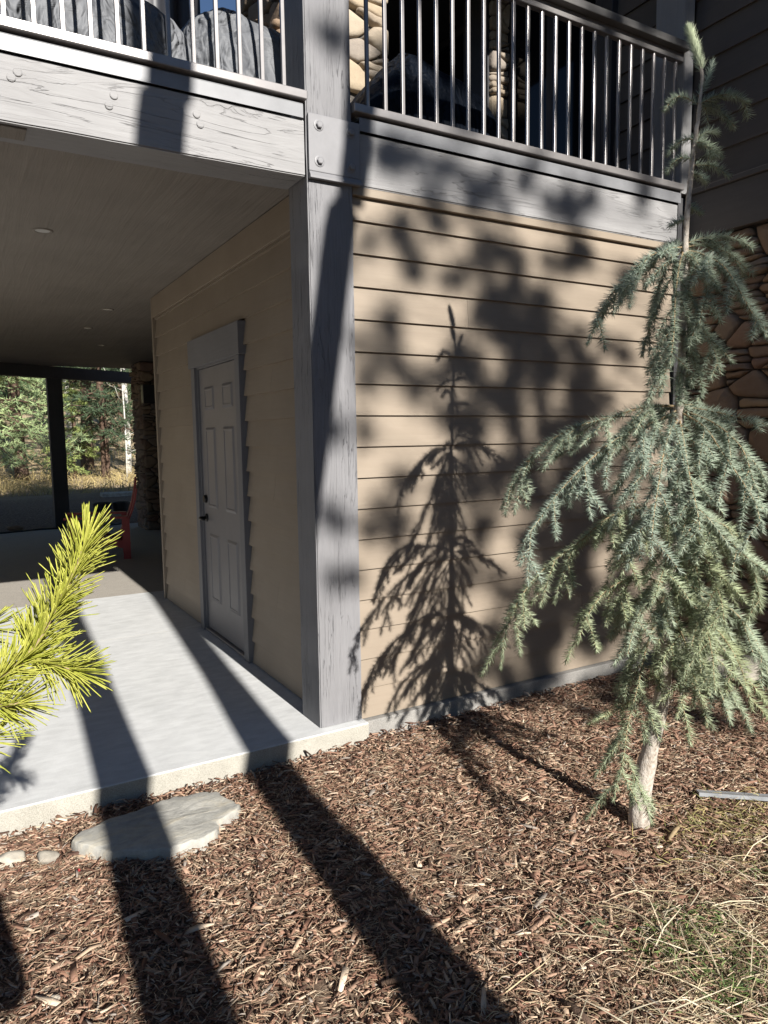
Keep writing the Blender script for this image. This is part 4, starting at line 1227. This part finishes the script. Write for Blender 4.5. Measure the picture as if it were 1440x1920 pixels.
# dry grass on the sunlit slope
n = 9000
gxr = rr.uniform(-4, 9, n); gyr = 15.5 + 16 * rr.random(n) ** 1.5
gzr = np.array([gz(a, b) for a, b in zip(gxr, gyr)])
hgt = rr.uniform(0.1, 0.5, n) * (0.6 + 0.5 * np.sin(gxr * 2.1) * np.cos(gyr * 0.9))
st = np.stack([gxr, gyr, gzr], 1)
ln = rr.normal(0, 0.16, (n, 2))
P = np.stack([st, st + np.concatenate([ln * 0.3, 0.6 * hgt[:, None]], 1), st + np.concatenate([ln, hgt[:, None]], 1)], 1)
V, F = ribbons(P, rr.uniform(0.008, 0.02, n))
cc = np.array([0.42, 0.33, 0.15]) * rr.uniform(0.6, 1.25, (n, 1))
tag(np_mesh('dry_grass', V, F, M['straw'], None, np.repeat(cc, 6, 0)), 'tall dry yellow grass on the slope beyond the patio', 'grass', None, 'stuff')

# ---- trees behind the viewpoint: their shadows fall across the mulch, slab and wall
def leaning_trunk(name, pts, radii, label):
    e = tag(empty(name, pts[0]), label, 'tree', 'trees behind the viewpoint')
    world_parent(tube('trunk', catmull(pts, 40), list(np.interp(np.linspace(0, 1, 40), np.linspace(0, 1, len(radii)), radii)), M['bark_dark'], None, 14), e)
    return e
def tuft_mesh(centres, radii, dens, rr, L=0.13):
    b, d, l = [], [], []
    for c, r in zip(centres, radii):
        n = int(dens * (r / 0.2) ** 2)
        v = unit(rr.normal(size=(n, 3))) * (rr.random((n, 1)) ** 0.6) * r
        v[:, 2] *= 0.7
        b.append(np.array(c) + v); d.append(unit(v + rr.normal(0, 0.12, (n, 3)))); l.append(L * rr.uniform(0.6, 1.3, n))
    b = np.concatenate(b); d = np.concatenate(d); l = np.concatenate(l)
    return spikes(b, d, l, l * 0.055)
TS = math.tan(SUN_EL)
t1 = leaning_trunk('pine_tree', [(-1.27, -4.8, -0.15), (-1.08, -4.8, 1.65), (-0.99, -4.8, 2.45), (-0.70, -4.8, 5.2), (-0.62, -4.8, 6.2), (-0.5, -4.8, 13)], [0.15, 0.125, 0.12, 0.11, 0.10, 0.04], 'pine behind the viewpoint that casts the broad shadow over the flagstone')
t2 = leaning_trunk('pine_tree', [(-0.68, -5.3, -0.15), (-0.42, -5.3, 1.75), (-0.33, -5.3, 2.55), (-0.18, -5.3, 3.3), (-0.0, -5.3, 4.25), (0.16, -5.3, 5.2), (0.32, -5.3, 6.3), (0.6, -5.3, 13)], [0.15, 0.13, 0.125, 0.10, 0.095, 0.09, 0.085, 0.04], 'pine behind the viewpoint that casts the shadow reaching the post')
rr = np.random.default_rng(12)
for e, x0, y0 in ((t1, -0.5, -4.8), (t2, 0.6, -5.3)):
    cs = [(x0 + rr.normal(0, 0.8), y0 + rr.normal(0, 0.8), rr.uniform(9.5, 13)) for _ in range(36)]
    V, F = tuft_mesh(cs, rr.uniform(0.25, 0.45, 36), 130, rr, 0.16)
    o = np_mesh('crown', V, F, M['foliage'], None, np.tile(np.array([[0.07, 0.1, 0.045]]), (len(V), 1))); world_parent(o, e); o['kind'] = 'stuff'
# wall positions (x, z, size) of the shade that the third tree's boughs make
SHADE = "45,290,12 70,295,15 56,262,9 100,285,13 127,297,18 168,288,19 184,262,17 146,240,20 112,258,14 108,212,13 122,222,22 146,203,24 172,212,20 195,182,18 106,180,20 136,170,24 166,160,24 190,146,22 120,140,17 150,125,22 180,110,22 205,122,14 145,91,22 175,75,22 200,51,20 146,24,20 120,62,12 175,30,20 205,22,16 225,60,12 36,200,10 30,176,10 43,188,8 30,104,11 48,104,9 52,132,7 12,150,9 8,110,10 14,82,9 20,235,9 90,330,16 160,335,20 215,340,24 245,360,26 125,370,18 190,385,24 235,405,26 272,400,16 276,430,16 278,470,18 265,330,14 150,415,20 205,440,26 250,455,26 90,418,13 120,402,15 138,440,13 70,402,9 272,380,12 278,385,12 272,415,13 276,450,14 272,480,14 270,510,16 268,365,10 165,470,22 215,490,26 255,505,24 185,525,24 235,545,24 60,375,12 20,345,9 225,250,8 215,205,8 235,300,9 75,190,7 80,120,6 40,400,10 65,240,6 95,190,15 85,160,11 100,150,15 110,120,14 45,215,8 35,155,8 62,178,7 62,250,10 80,265,12 96,245,11 30,245,7 52,205,6 88,100,10 95,75,10 110,100,14 128,45,14 160,55,18 190,80,18 215,95,16 225,35,16 240,80,14 235,130,10 100,20,9 188,15,16 160,5,14 130,10,12 150,-15,15 185,-25,17 215,-20,16 240,-35,17 200,-50,13 255,-60,14 230,-10,14 265,-10,12 120,-8,9"
sh = [tuple(int(c) / 100 for c in q.split(',')) for q in SHADE.split(' ')]
D3 = 13.0
t3 = leaning_trunk('pine_tree', [(3.25, -D3, -0.2), (3.2, -D3, 4.0), (3.2, -D3, 9.0), (3.25, -D3, 14.5)], [0.17, 0.14, 0.10, 0.03], 'pine behind the viewpoint whose boughs dapple the clapboard wall')
rr = np.random.default_rng(4)
cs, rs_, limbs, lr = [], [], [], []
for x, z, r in sh:
    dy = rr.uniform(-1.3, 1.3)
    c = np.array([x, -D3 + dy, z + (D3 - dy) * TS])
    for _ in range(max(2, int(round(1.75 * (r / 0.085) ** 2)))):
        v = rr.normal(0, 0.55, 3) * r
        q = c + v; q[2] -= v[1] * TS
        cs.append(q); rs_.append(rr.uniform(0.05, 0.10))
    a = np.array([3.2, -D3, max(3.2, c[2] - abs(x - 3.2) * 0.22 + rr.uniform(-0.3, 0.1))])
    if rr.random() < 0.6:
        limbs.append(np.array([a, (a + c) / 2 + np.array([0, 0, 0.08]), c])); lr.append([0.018, 0.012, 0.005])
vs, fs = twig_mesh(limbs, lr, 5)
world_parent(pyobj('limbs', vs, fs, M['bark_dark'], None, True), t3)
V, F = tuft_mesh(cs, rs_, 620, rr, 0.11)
o = np_mesh('crown', V, F, M['foliage'], None, np.tile(np.array([[0.07, 0.1, 0.045]]), (len(V), 1))); world_parent(o, t3); o['kind'] = 'stuff'
BEHIND = [(-7.5, -9, 12), (-10, -15, 14), (-5.8, -20, 14), (7.8, -13, 13), (9.5, -7, 12), (6.3, -20, 14), (-12.5, -3, 12), (12, -16, 13), (-9, 3, 11),
          (-3.2, -20, 8), (-1.2, -21, 8.4), (1.0, -20, 7.8), (3.2, -21, 8.6), (-4.5, -29, 13), (-2, -31, 14), (0.8, -30, 13), (3.6, -31, 14), (6.5, -29, 14), (-7.5, -28, 15), (10, -27, 15), (-14, -20, 15), (15, -9, 13), (-8.3, -4, 12)]
for i, (x, y, h) in enumerate(BEHIND):  # unseen trees added to block sky light, kept clear of the sun's path
    conifer('conifer_tree', x, y, h, 2.4, 0.05, 300 + i, 'unseen conifer added behind the viewpoint to hold back sky light', 'conifers behind the viewpoint', 95, 36, 0.42)

# the person taking the picture, known from the shadow at lower left
def person():
    J = {'pelvis': (-1.80, -3.82, 0.86), 'waist': (-1.79, -3.80, 1.05), 'chest': (-1.77, -3.80, 1.28), 'neck': (-1.75, -3.80, 1.46), 'head': (-1.73, -3.77, 1.56), 'crown': (-1.73, -3.76, 1.68),
         'shr': (-1.62, -3.80, 1.40), 'elr': (-1.50, -3.64, 1.22), 'wrr': (-1.53, -3.50, 1.36), 'har': (-1.53, -3.44, 1.43),
         'shl': (-1.97, -3.80, 1.38), 'ell': (-2.05, -3.64, 1.20), 'wrl': (-1.70, -3.50, 1.38), 'hal': (-1.62, -3.45, 1.43),
         'hir': (-1.70, -3.82, 0.80), 'knr': (-1.69, -3.79, 0.38), 'anr': (-1.69, -3.84, 0.0), 'tor': (-1.68, -3.66, -0.06),
         'hil': (-1.90, -3.82, 0.80), 'knl': (-1.92, -3.79, 0.38), 'anl': (-1.92, -3.84, 0.0), 'tol': (-1.93, -3.66, -0.06)}
    rad = {'pelvis': 0.15, 'waist': 0.14, 'chest': 0.16, 'neck': 0.06, 'head': 0.09, 'crown': 0.08, 'hir': 0.095, 'knr': 0.065, 'anr': 0.05, 'tor': 0.04, 'shr': 0.075, 'elr': 0.055, 'wrr': 0.036, 'har': 0.035}
    E = [('pelvis', 'waist'), ('waist', 'chest'), ('chest', 'neck'), ('neck', 'head'), ('head', 'crown'), ('chest', 'shr'), ('shr', 'elr'), ('elr', 'wrr'), ('wrr', 'har'), ('chest', 'shl'), ('shl', 'ell'), ('ell', 'wrl'), ('wrl', 'hal'),
         ('pelvis', 'hir'), ('hir', 'knr'), ('knr', 'anr'), ('anr', 'tor'), ('pelvis', 'hil'), ('hil', 'knl'), ('knl', 'anl'), ('anl', 'tol')]
    names = list(J)
    me = bpy.data.meshes.new('body')
    me.from_pydata([J[n] for n in names], [(names.index(a), names.index(b)) for a, b in E], [])
    o = mesh_obj('person', me, M['cloth'])
    o.modifiers.new('skin', 'SKIN'); sb = o.modifiers.new('sub', 'SUBSURF'); sb.levels = 2; sb.render_levels = 2
    for n, sv in zip(names, me.skin_vertices[0].data):
        k = n if n in rad else n[:-1] + 'r'
        sv.radius = (rad[k], rad[k]); sv.use_root = (n == 'pelvis')
    tag(o, 'person in dark clothes holding up a phone, seen only as the shadow at lower left', 'person')
person()

# ------------------------------------------------------------------ mulch, straw and small things on the ground
rr = np.random.default_rng(21)
def ground_z(x, y):
    return np.array([gz(a, b) for a, b in zip(x, y)])
def chips(n, x0, x1, y0, y1, name, label, big=1.0):
    x = rr.uniform(x0, x1, n); y = rr.uniform(y0, y1, n)
    bare = np.exp(-(((x - 0.05) / 0.30) ** 2 + ((y + 1.15) / 0.22) ** 2)) + 0.8 * np.exp(-(((x + 0.75) / 0.22) ** 2 + ((y + 1.55) / 0.2) ** 2)) + 0.6 * np.exp(-(((x - 0.5) / 0.2) ** 2 + ((y + 0.55) / 0.12) ** 2))
    keep = (rr.random(n) > 0.72 * bare) & ~((x < 0.255) & (y > -0.075)) & ~((x >= 0.255) & (y > -0.03)) & ~((x > 2.75) & (y > -1.2))
    x, y = x[keep], y[keep]; n = len(x)
    L = np.clip(rr.lognormal(-3.78, 0.52, n), 0.007, 0.085) * big
    W = L * rr.uniform(0.09, 0.27, n); T = rr.uniform(0.001, 0.0032, n) * big
    yaw = rr.uniform(0, 2 * math.pi, n); pit = rr.normal(0, 0.17, n); rol = rr.normal(0, 0.30, n)
    hump = 0.022 * np.exp(-((y + 0.1) / 0.18) ** 2)
    z = ground_z(x, y) + 0.004 + 0.022 * rr.random(n) ** 1.3 + hump * rr.random(n)
    cy, sy, cp_, sp, cr, sr = np.cos(yaw), np.sin(yaw), np.cos(pit), np.sin(pit), np.cos(rol), np.sin(rol)
    ax = np.stack([cy * cp_, sy * cp_, sp], 1)
    s0 = np.stack([-sy, cy, np.zeros(n)], 1); u0 = np.cross(ax, s0)
    sd = s0 * cr[:, None] + u0 * sr[:, None]; un = np.cross(ax, sd)
    C = np.stack([x, y, z], 1)
    bend = rr.normal(0, 0.06, n) * L
    V = np.empty((n, 12, 3))
    k = 0
    for e, t in enumerate((-0.5, 0.05, 0.5)):
        wv = W * (rr.uniform(0.25, 1.05, n) if e != 1 else rr.uniform(0.8, 1.05, n))
        c = C + ax * (L * t)[:, None] + un * (bend * (1 if e == 1 else 0))[:, None]
        for i, j in ((-1, -1), (1, -1), (1, 1), (-1, 1)):
            V[:, k] = c + sd * (0.5 * i * wv)[:, None] + un * (0.5 * j * T)[:, None]; k += 1
    b = (np.arange(n) * 12)[:, None]
    q = [(0, 3, 2, 1), (8, 9, 10, 11)]
    for s in (0, 4):
        q += [(s, s + 1, s + 5, s + 4), (s + 1, s + 2, s + 6, s + 5), (s + 2, s + 3, s + 7, s + 6), (s + 3, s, s + 4, s + 7)]
    F = np.concatenate([b + np.array([f]) for f in q], 0)
    pal = np.array([(0.16, 0.085, 0.058), (0.25, 0.145, 0.10), (0.34, 0.22, 0.155), (0.085, 0.048, 0.035), (0.44, 0.32, 0.225), (0.54, 0.43, 0.32), (0.31, 0.265, 0.225)])
    pi = rr.choice(len(pal), n, p=[0.21, 0.27, 0.20, 0.11, 0.11, 0.05, 0.05])
    c = pal[pi] * rr.uniform(0.75, 1.25, (n, 1))
    o = np_mesh(name, V.reshape(-1, 3), F, M['chips'], None, np.repeat(c, 12, 0))
    return tag(o, label, 'mulch', None, 'stuff')
chips(78000, -2.0, 2.85, -2.6, -0.01, 'bark_mulch', 'reddish-brown bark mulch covering the bed in front of the wall')
chips(9000, -2.0, 2.85, -2.6, -0.01, 'coarse_bark_mulch', 'larger bark chips scattered over the mulch bed', 1.55)
chips(16000, -4.5, -2.0, -3.2, -0.06, 'bark_mulch', 'bark mulch continuing left of the picture')
chips(9000, -2.0, 2.85, -3.9, -2.6, 'bark_mulch', 'bark mulch continuing towards the viewpoint')

def straw(n, sampler, Lr, Wr, cols, name, label, lift=0.03, curl=0.35):
    x, y = sampler(n); n = len(x)
    L = rr.uniform(*Lr, n); a = rr.uniform(0, 2 * math.pi, n)
    z = ground_z(x, y) + 0.014 + 0.016 * rr.random(n)
    k = 4
    P = np.empty((n, k, 3)); cur = np.stack([x, y, z], 1); P[:, 0] = cur
    el = rr.normal(0.1, 0.2, n) + lift * 4 * rr.random(n)
    for j in range(1, k):
        cur = cur + np.stack([np.cos(a) * np.cos(el), np.sin(a) * np.cos(el), np.sin(el)], 1) * (L / (k - 1))[:, None]
        cur[:, 2] = np.maximum(cur[:, 2], z - 0.006)
        P[:, j] = cur; a = a + rr.normal(0, curl, n); el = el - rr.uniform(0.0, 0.5, n)
    V, F = ribbons(P, rr.uniform(*Wr, n))
    c = np.array(cols)[rr.integers(0, len(cols), n)] * rr.uniform(0.75, 1.25, (n, 1))
    o = np_mesh(name, V, F, M['straw'], None, np.repeat(c, 2 * k, 0))
    return tag(o, label, 'straw', None, 'stuff')
def bed(n):
    x = rr.uniform(-1.9, 2.7, n); y = rr.uniform(-2.6, -0.12, n); return x, y
def patch(n):
    x = rr.normal(0.75, 0.62, n); y = rr.normal(-2.22, 0.30, n)
    k = (y < -1.62 - 0.12 * rr.random(len(y))) & (y > -3.1) & (x > -0.6); return x[k], y[k]
TAN = [(0.40, 0.28, 0.18), (0.48, 0.36, 0.24), (0.30, 0.19, 0.12), (0.56, 0.46, 0.33)]
straw(38000, bed, (0.025, 0.065), (0.0012, 0.0022), TAN, 'pine_straw', 'fine dry pine needles strewn over the mulch')
straw(12000, patch, (0.03, 0.09), (0.0014, 0.0028), TAN + [(0.44, 0.36, 0.22), (0.2, 0.14, 0.09)], 'dry_grass', 'dry matted grass litter at the lower right')
straw(1300, patch, (0.10, 0.26), (0.0022, 0.004), [(0.55, 0.47, 0.33), (0.5, 0.42, 0.26), (0.62, 0.55, 0.40)], 'grass_stems', 'long pale dry grass stems at the lower right', 0.06, 0.22)
straw(1500, lambda n: (0.36 + rr.choice([0.0, 0.12, -0.1, 0.55], n) + rr.normal(0, 0.06, n), -1.95 + rr.choice([0.0, -0.14, -0.22, 0.06], n) + rr.normal(0, 0.05, n)), (0.02, 0.05), (0.002, 0.0045), [(0.10, 0.15, 0.04), (0.16, 0.21, 0.07), (0.07, 0.11, 0.035)], 'green_grass', 'short green grass tufts among the dry grass at lower right', 0.14, 0.2)
straw(700, lambda n: (rr.normal(1.15, 0.25, n), rr.normal(-1.62, 0.12, n)), (0.03, 0.08), (0.0018, 0.003), [(0.2, 0.2, 0.07), (0.4, 0.34, 0.14)], 'green_grass', 'yellowish grass beside the metal edging strip', 0.14, 0.2)

# flagstone
def flagstone():
    out = [(-1.245, -0.34), (-1.20, -0.42), (-1.12, -0.50), (-1.03, -0.555), (-0.94, -0.60), (-0.87, -0.585), (-0.80, -0.60), (-0.735, -0.57), (-0.715, -0.51), (-0.66, -0.475), (-0.60, -0.45), (-0.59, -0.40), (-0.62, -0.315), (-0.64, -0.26), (-0.70, -0.225), (-0.78, -0.205), (-0.86, -0.20), (-0.95, -0.225), (-1.03, -0.24), (-1.12, -0.255), (-1.21, -0.285)]
    rs = random.Random(4)
    pts = []
    for i in range(len(out)):
        a, b = Vector(out[i]), Vector(out[(i + 1) % len(out)])
        for t in (0, 0.33, 0.66):
            p = a.lerp(b, t); pts.append((p.x + rs.uniform(-0.008, 0.008), p.y + rs.uniform(-0.008, 0.008)))
    n = len(pts); cx = sum(p[0] for p in pts) / n; cy = sum(p[1] for p in pts) / n
    vs, fs = [], []
    rings = [(1.0, -0.125), (1.012, -0.085), (1.002, -0.064), (0.992, -0.0595), (0.97, -0.058)] + [(s, -0.057) for s in (0.85, 0.65, 0.45, 0.22)]
    for s, z in rings:
        for p in pts:
            x, y = cx + (p[0] - cx) * s, cy + (p[1] - cy) * s
            dz = 0.007 * noise.noise(Vector((x * 5, y * 12, 1))) + 0.004 * noise.noise(Vector((x * 25, y * 40, 4)))
            vs.append((x, y, z + (dz if z > -0.08 else 0.004 * noise.noise(Vector((x * 30, y * 30, z * 60))))))
    vs.append((cx, cy, -0.057))
    for j in range(len(rings) - 1):
        for k in range(n): fs.append((j * n + k, j * n + (k + 1) % n, (j + 1) * n + (k + 1) % n, (j + 1) * n + k))
    for k in range(n): fs.append(((len(rings) - 1) * n + k, (len(rings) - 1) * n + (k + 1) % n, len(rings) * n))
    o = pyobj('flagstone', vs, fs, M['flag'], None, True)
    return tag(o, 'flat grey flagstone step half in shadow, before the patio slab', 'stone')
flagstone()
for i, (x, y, s, lab) in enumerate(((-1.46, -0.29, (0.075, 0.055, 0.03), 'blocky cream rock at the left edge, below the slab'), (-1.335, -0.345, (0.06, 0.05, 0.028), 'cracked cream rock between the left-edge rock and the flagstone'),
        (-1.40, -1.13, (0.030, 0.026, 0.014), 'small pale stone at the bottom left, right of the dark shadow'), (-0.33, -0.62, (0.022, 0.016, 0.010), 'small grey stone beside the middle shadow'),
        (-1.07, -0.72, (0.028, 0.020, 0.012), 'little tan stone below the flagstone'))):
    tag(rock_obj('rock', (x, y, gz(x, y) + s[2] * 0.7), s, i + 31, M['rock']), lab, 'rock')
for i, (x, y, z, s, lab) in enumerate(((2.60, -0.47, 0.13, (0.11, 0.10, 0.10), 'rounded pale rock on top of the pile by the stone wall'), (2.50, -0.30, 0.10, (0.09, 0.10, 0.09), 'pale rock left in the pile by the stone wall'),
        (2.46, -0.52, 0.02, (0.13, 0.11, 0.11), 'lowest pale rock of the pile by the stone wall'), (2.66, -0.66, 0.03, (0.12, 0.11, 0.12), 'pale rock at the right of the pile by the stone wall'))):
    tag(rock_obj('rock', (x, y, z), s, i + 51, M['rock']), lab, 'rock')
ed = tag(empty('edging_strip', (1.3, -1.5, -0.09)), 'grey metal edging strip lying on the mulch at the right edge', 'edging')
a0, a1 = Vector((1.175, -1.385, -0.083)), Vector((2.05, -2.15, -0.078)); dv = (a1 - a0).normalized(); sv = Vector((-dv.y, dv.x, 0))
for name, o0, o1, z0, z1 in (('strip', 0.0, 0.028, 0.0, 0.018), ('flange', 0.030, 0.056, -0.004, 0.008)):
    vs = [a + sv * s + Vector((0, 0, z)) for a in (a0, a1) for s, z in ((o0, z0), (o1, z0), (o1, z1 * 0.6), (o0, z1))]
    world_parent(pyobj(name, vs, [(0, 1, 2, 3), (7, 6, 5, 4), (0, 4, 5, 1), (1, 5, 6, 2), (2, 6, 7, 3), (3, 7, 4, 0)], M['edging']), ed)
# weeds: small plants of a few leaves
def weed(x, y, seed, label, n=9, size=0.05):
    rs = random.Random(seed)
    z = gz(x, y) + 0.012
    e = tag(empty('weed', (x, y, z)), label, 'weed', 'weeds in the dry grass')
    for k in range(n):
        a = rs.uniform(0, 6.28); L = size * rs.uniform(0.6, 1.2); w = L * 0.28
        d = Vector((math.cos(a), math.sin(a), rs.uniform(0.2, 0.7))).normalized(); s = Vector((-math.sin(a), math.cos(a), rs.uniform(-0.3, 0.3))).normalized()
        vs, fs = [], []
        for j, t in enumerate((0, 0.25, 0.5, 0.75, 1.0)):
            c = Vector((x, y, z)) + d * L * t + Vector((0, 0, -0.5 * L * t * t))
            ww = w * math.sin(math.pi * min(0.97, 0.1 + 0.88 * t))
            vs += [c - s * ww, c + Vector((0, 0, -0.15 * ww)), c + s * ww]
        for j in range(4): fs += [(j * 3, j * 3 + 1, j * 3 + 4, j * 3 + 3), (j * 3 + 1, j * 3 + 2, j * 3 + 5, j * 3 + 4)]
        o = pyobj('leaf', vs, fs, M['leaf'], None, True)
        g = rs.uniform(0, 1); c = (0.2 + 0.1 * g, 0.24 + 0.07 * g, 0.12 + 0.06 * g)
        at = o.data.color_attributes.new('tint', 'FLOAT_COLOR', 'POINT')
        for q in at.data: q.color = (*c, 1)
        world_parent(o, e)
weed(0.17, -1.74, 1, 'grey-green weed with a few broad leaves in the dry grass', 10, 0.06)
weed(0.06, -1.66, 2, 'small weed of narrow olive leaves at the edge of the dry grass', 7, 0.05)
weed(0.33, -1.9, 3, 'low dark green weed rosette amid the dry grass', 14, 0.04)
# a few separate sticks
for i, (x, y, a, L, r, lab, mt) in enumerate(((-0.52, -1.62, -0.5, 0.10, 0.009, 'short dark stick at the bottom between the two big shadows', 'bark_dark'), (-0.16, -1.97, 1.75, 0.10, 0.011, 'dark bark stick standing out at the bottom centre right', 'bark_dark'),
        (0.80, -2.05, 2.2, 0.16, 0.016, 'thick dark bark piece in the grass at the right', 'bark_dark'), (0.84, -1.52, 0.3, 0.12, 0.009, 'brown twig lying just below the spruce trunk', 'twig'))):
    d = Vector((math.cos(a), math.sin(a), 0.08)); p = Vector((x, y, gz(x, y) + 0.03))
    tag(tube('stick', [p - d * L / 2, p + Vector((0.004, 0.003, 0.004)), p + d * L / 2], [r * 0.8, r, r * 0.6], M[mt], None, 7), lab, 'stick')
for i, (x, y) in enumerate(((-1.245, -0.505), (-0.14, -1.72))):
    tag(rock_obj('berry', (x, y, gz(x, y) + 0.026), (0.006, 0.006, 0.006), i, M['red']), ('tiny bright red berry below the flagstone', 'tiny red berry at the bottom centre')[i], 'berry')
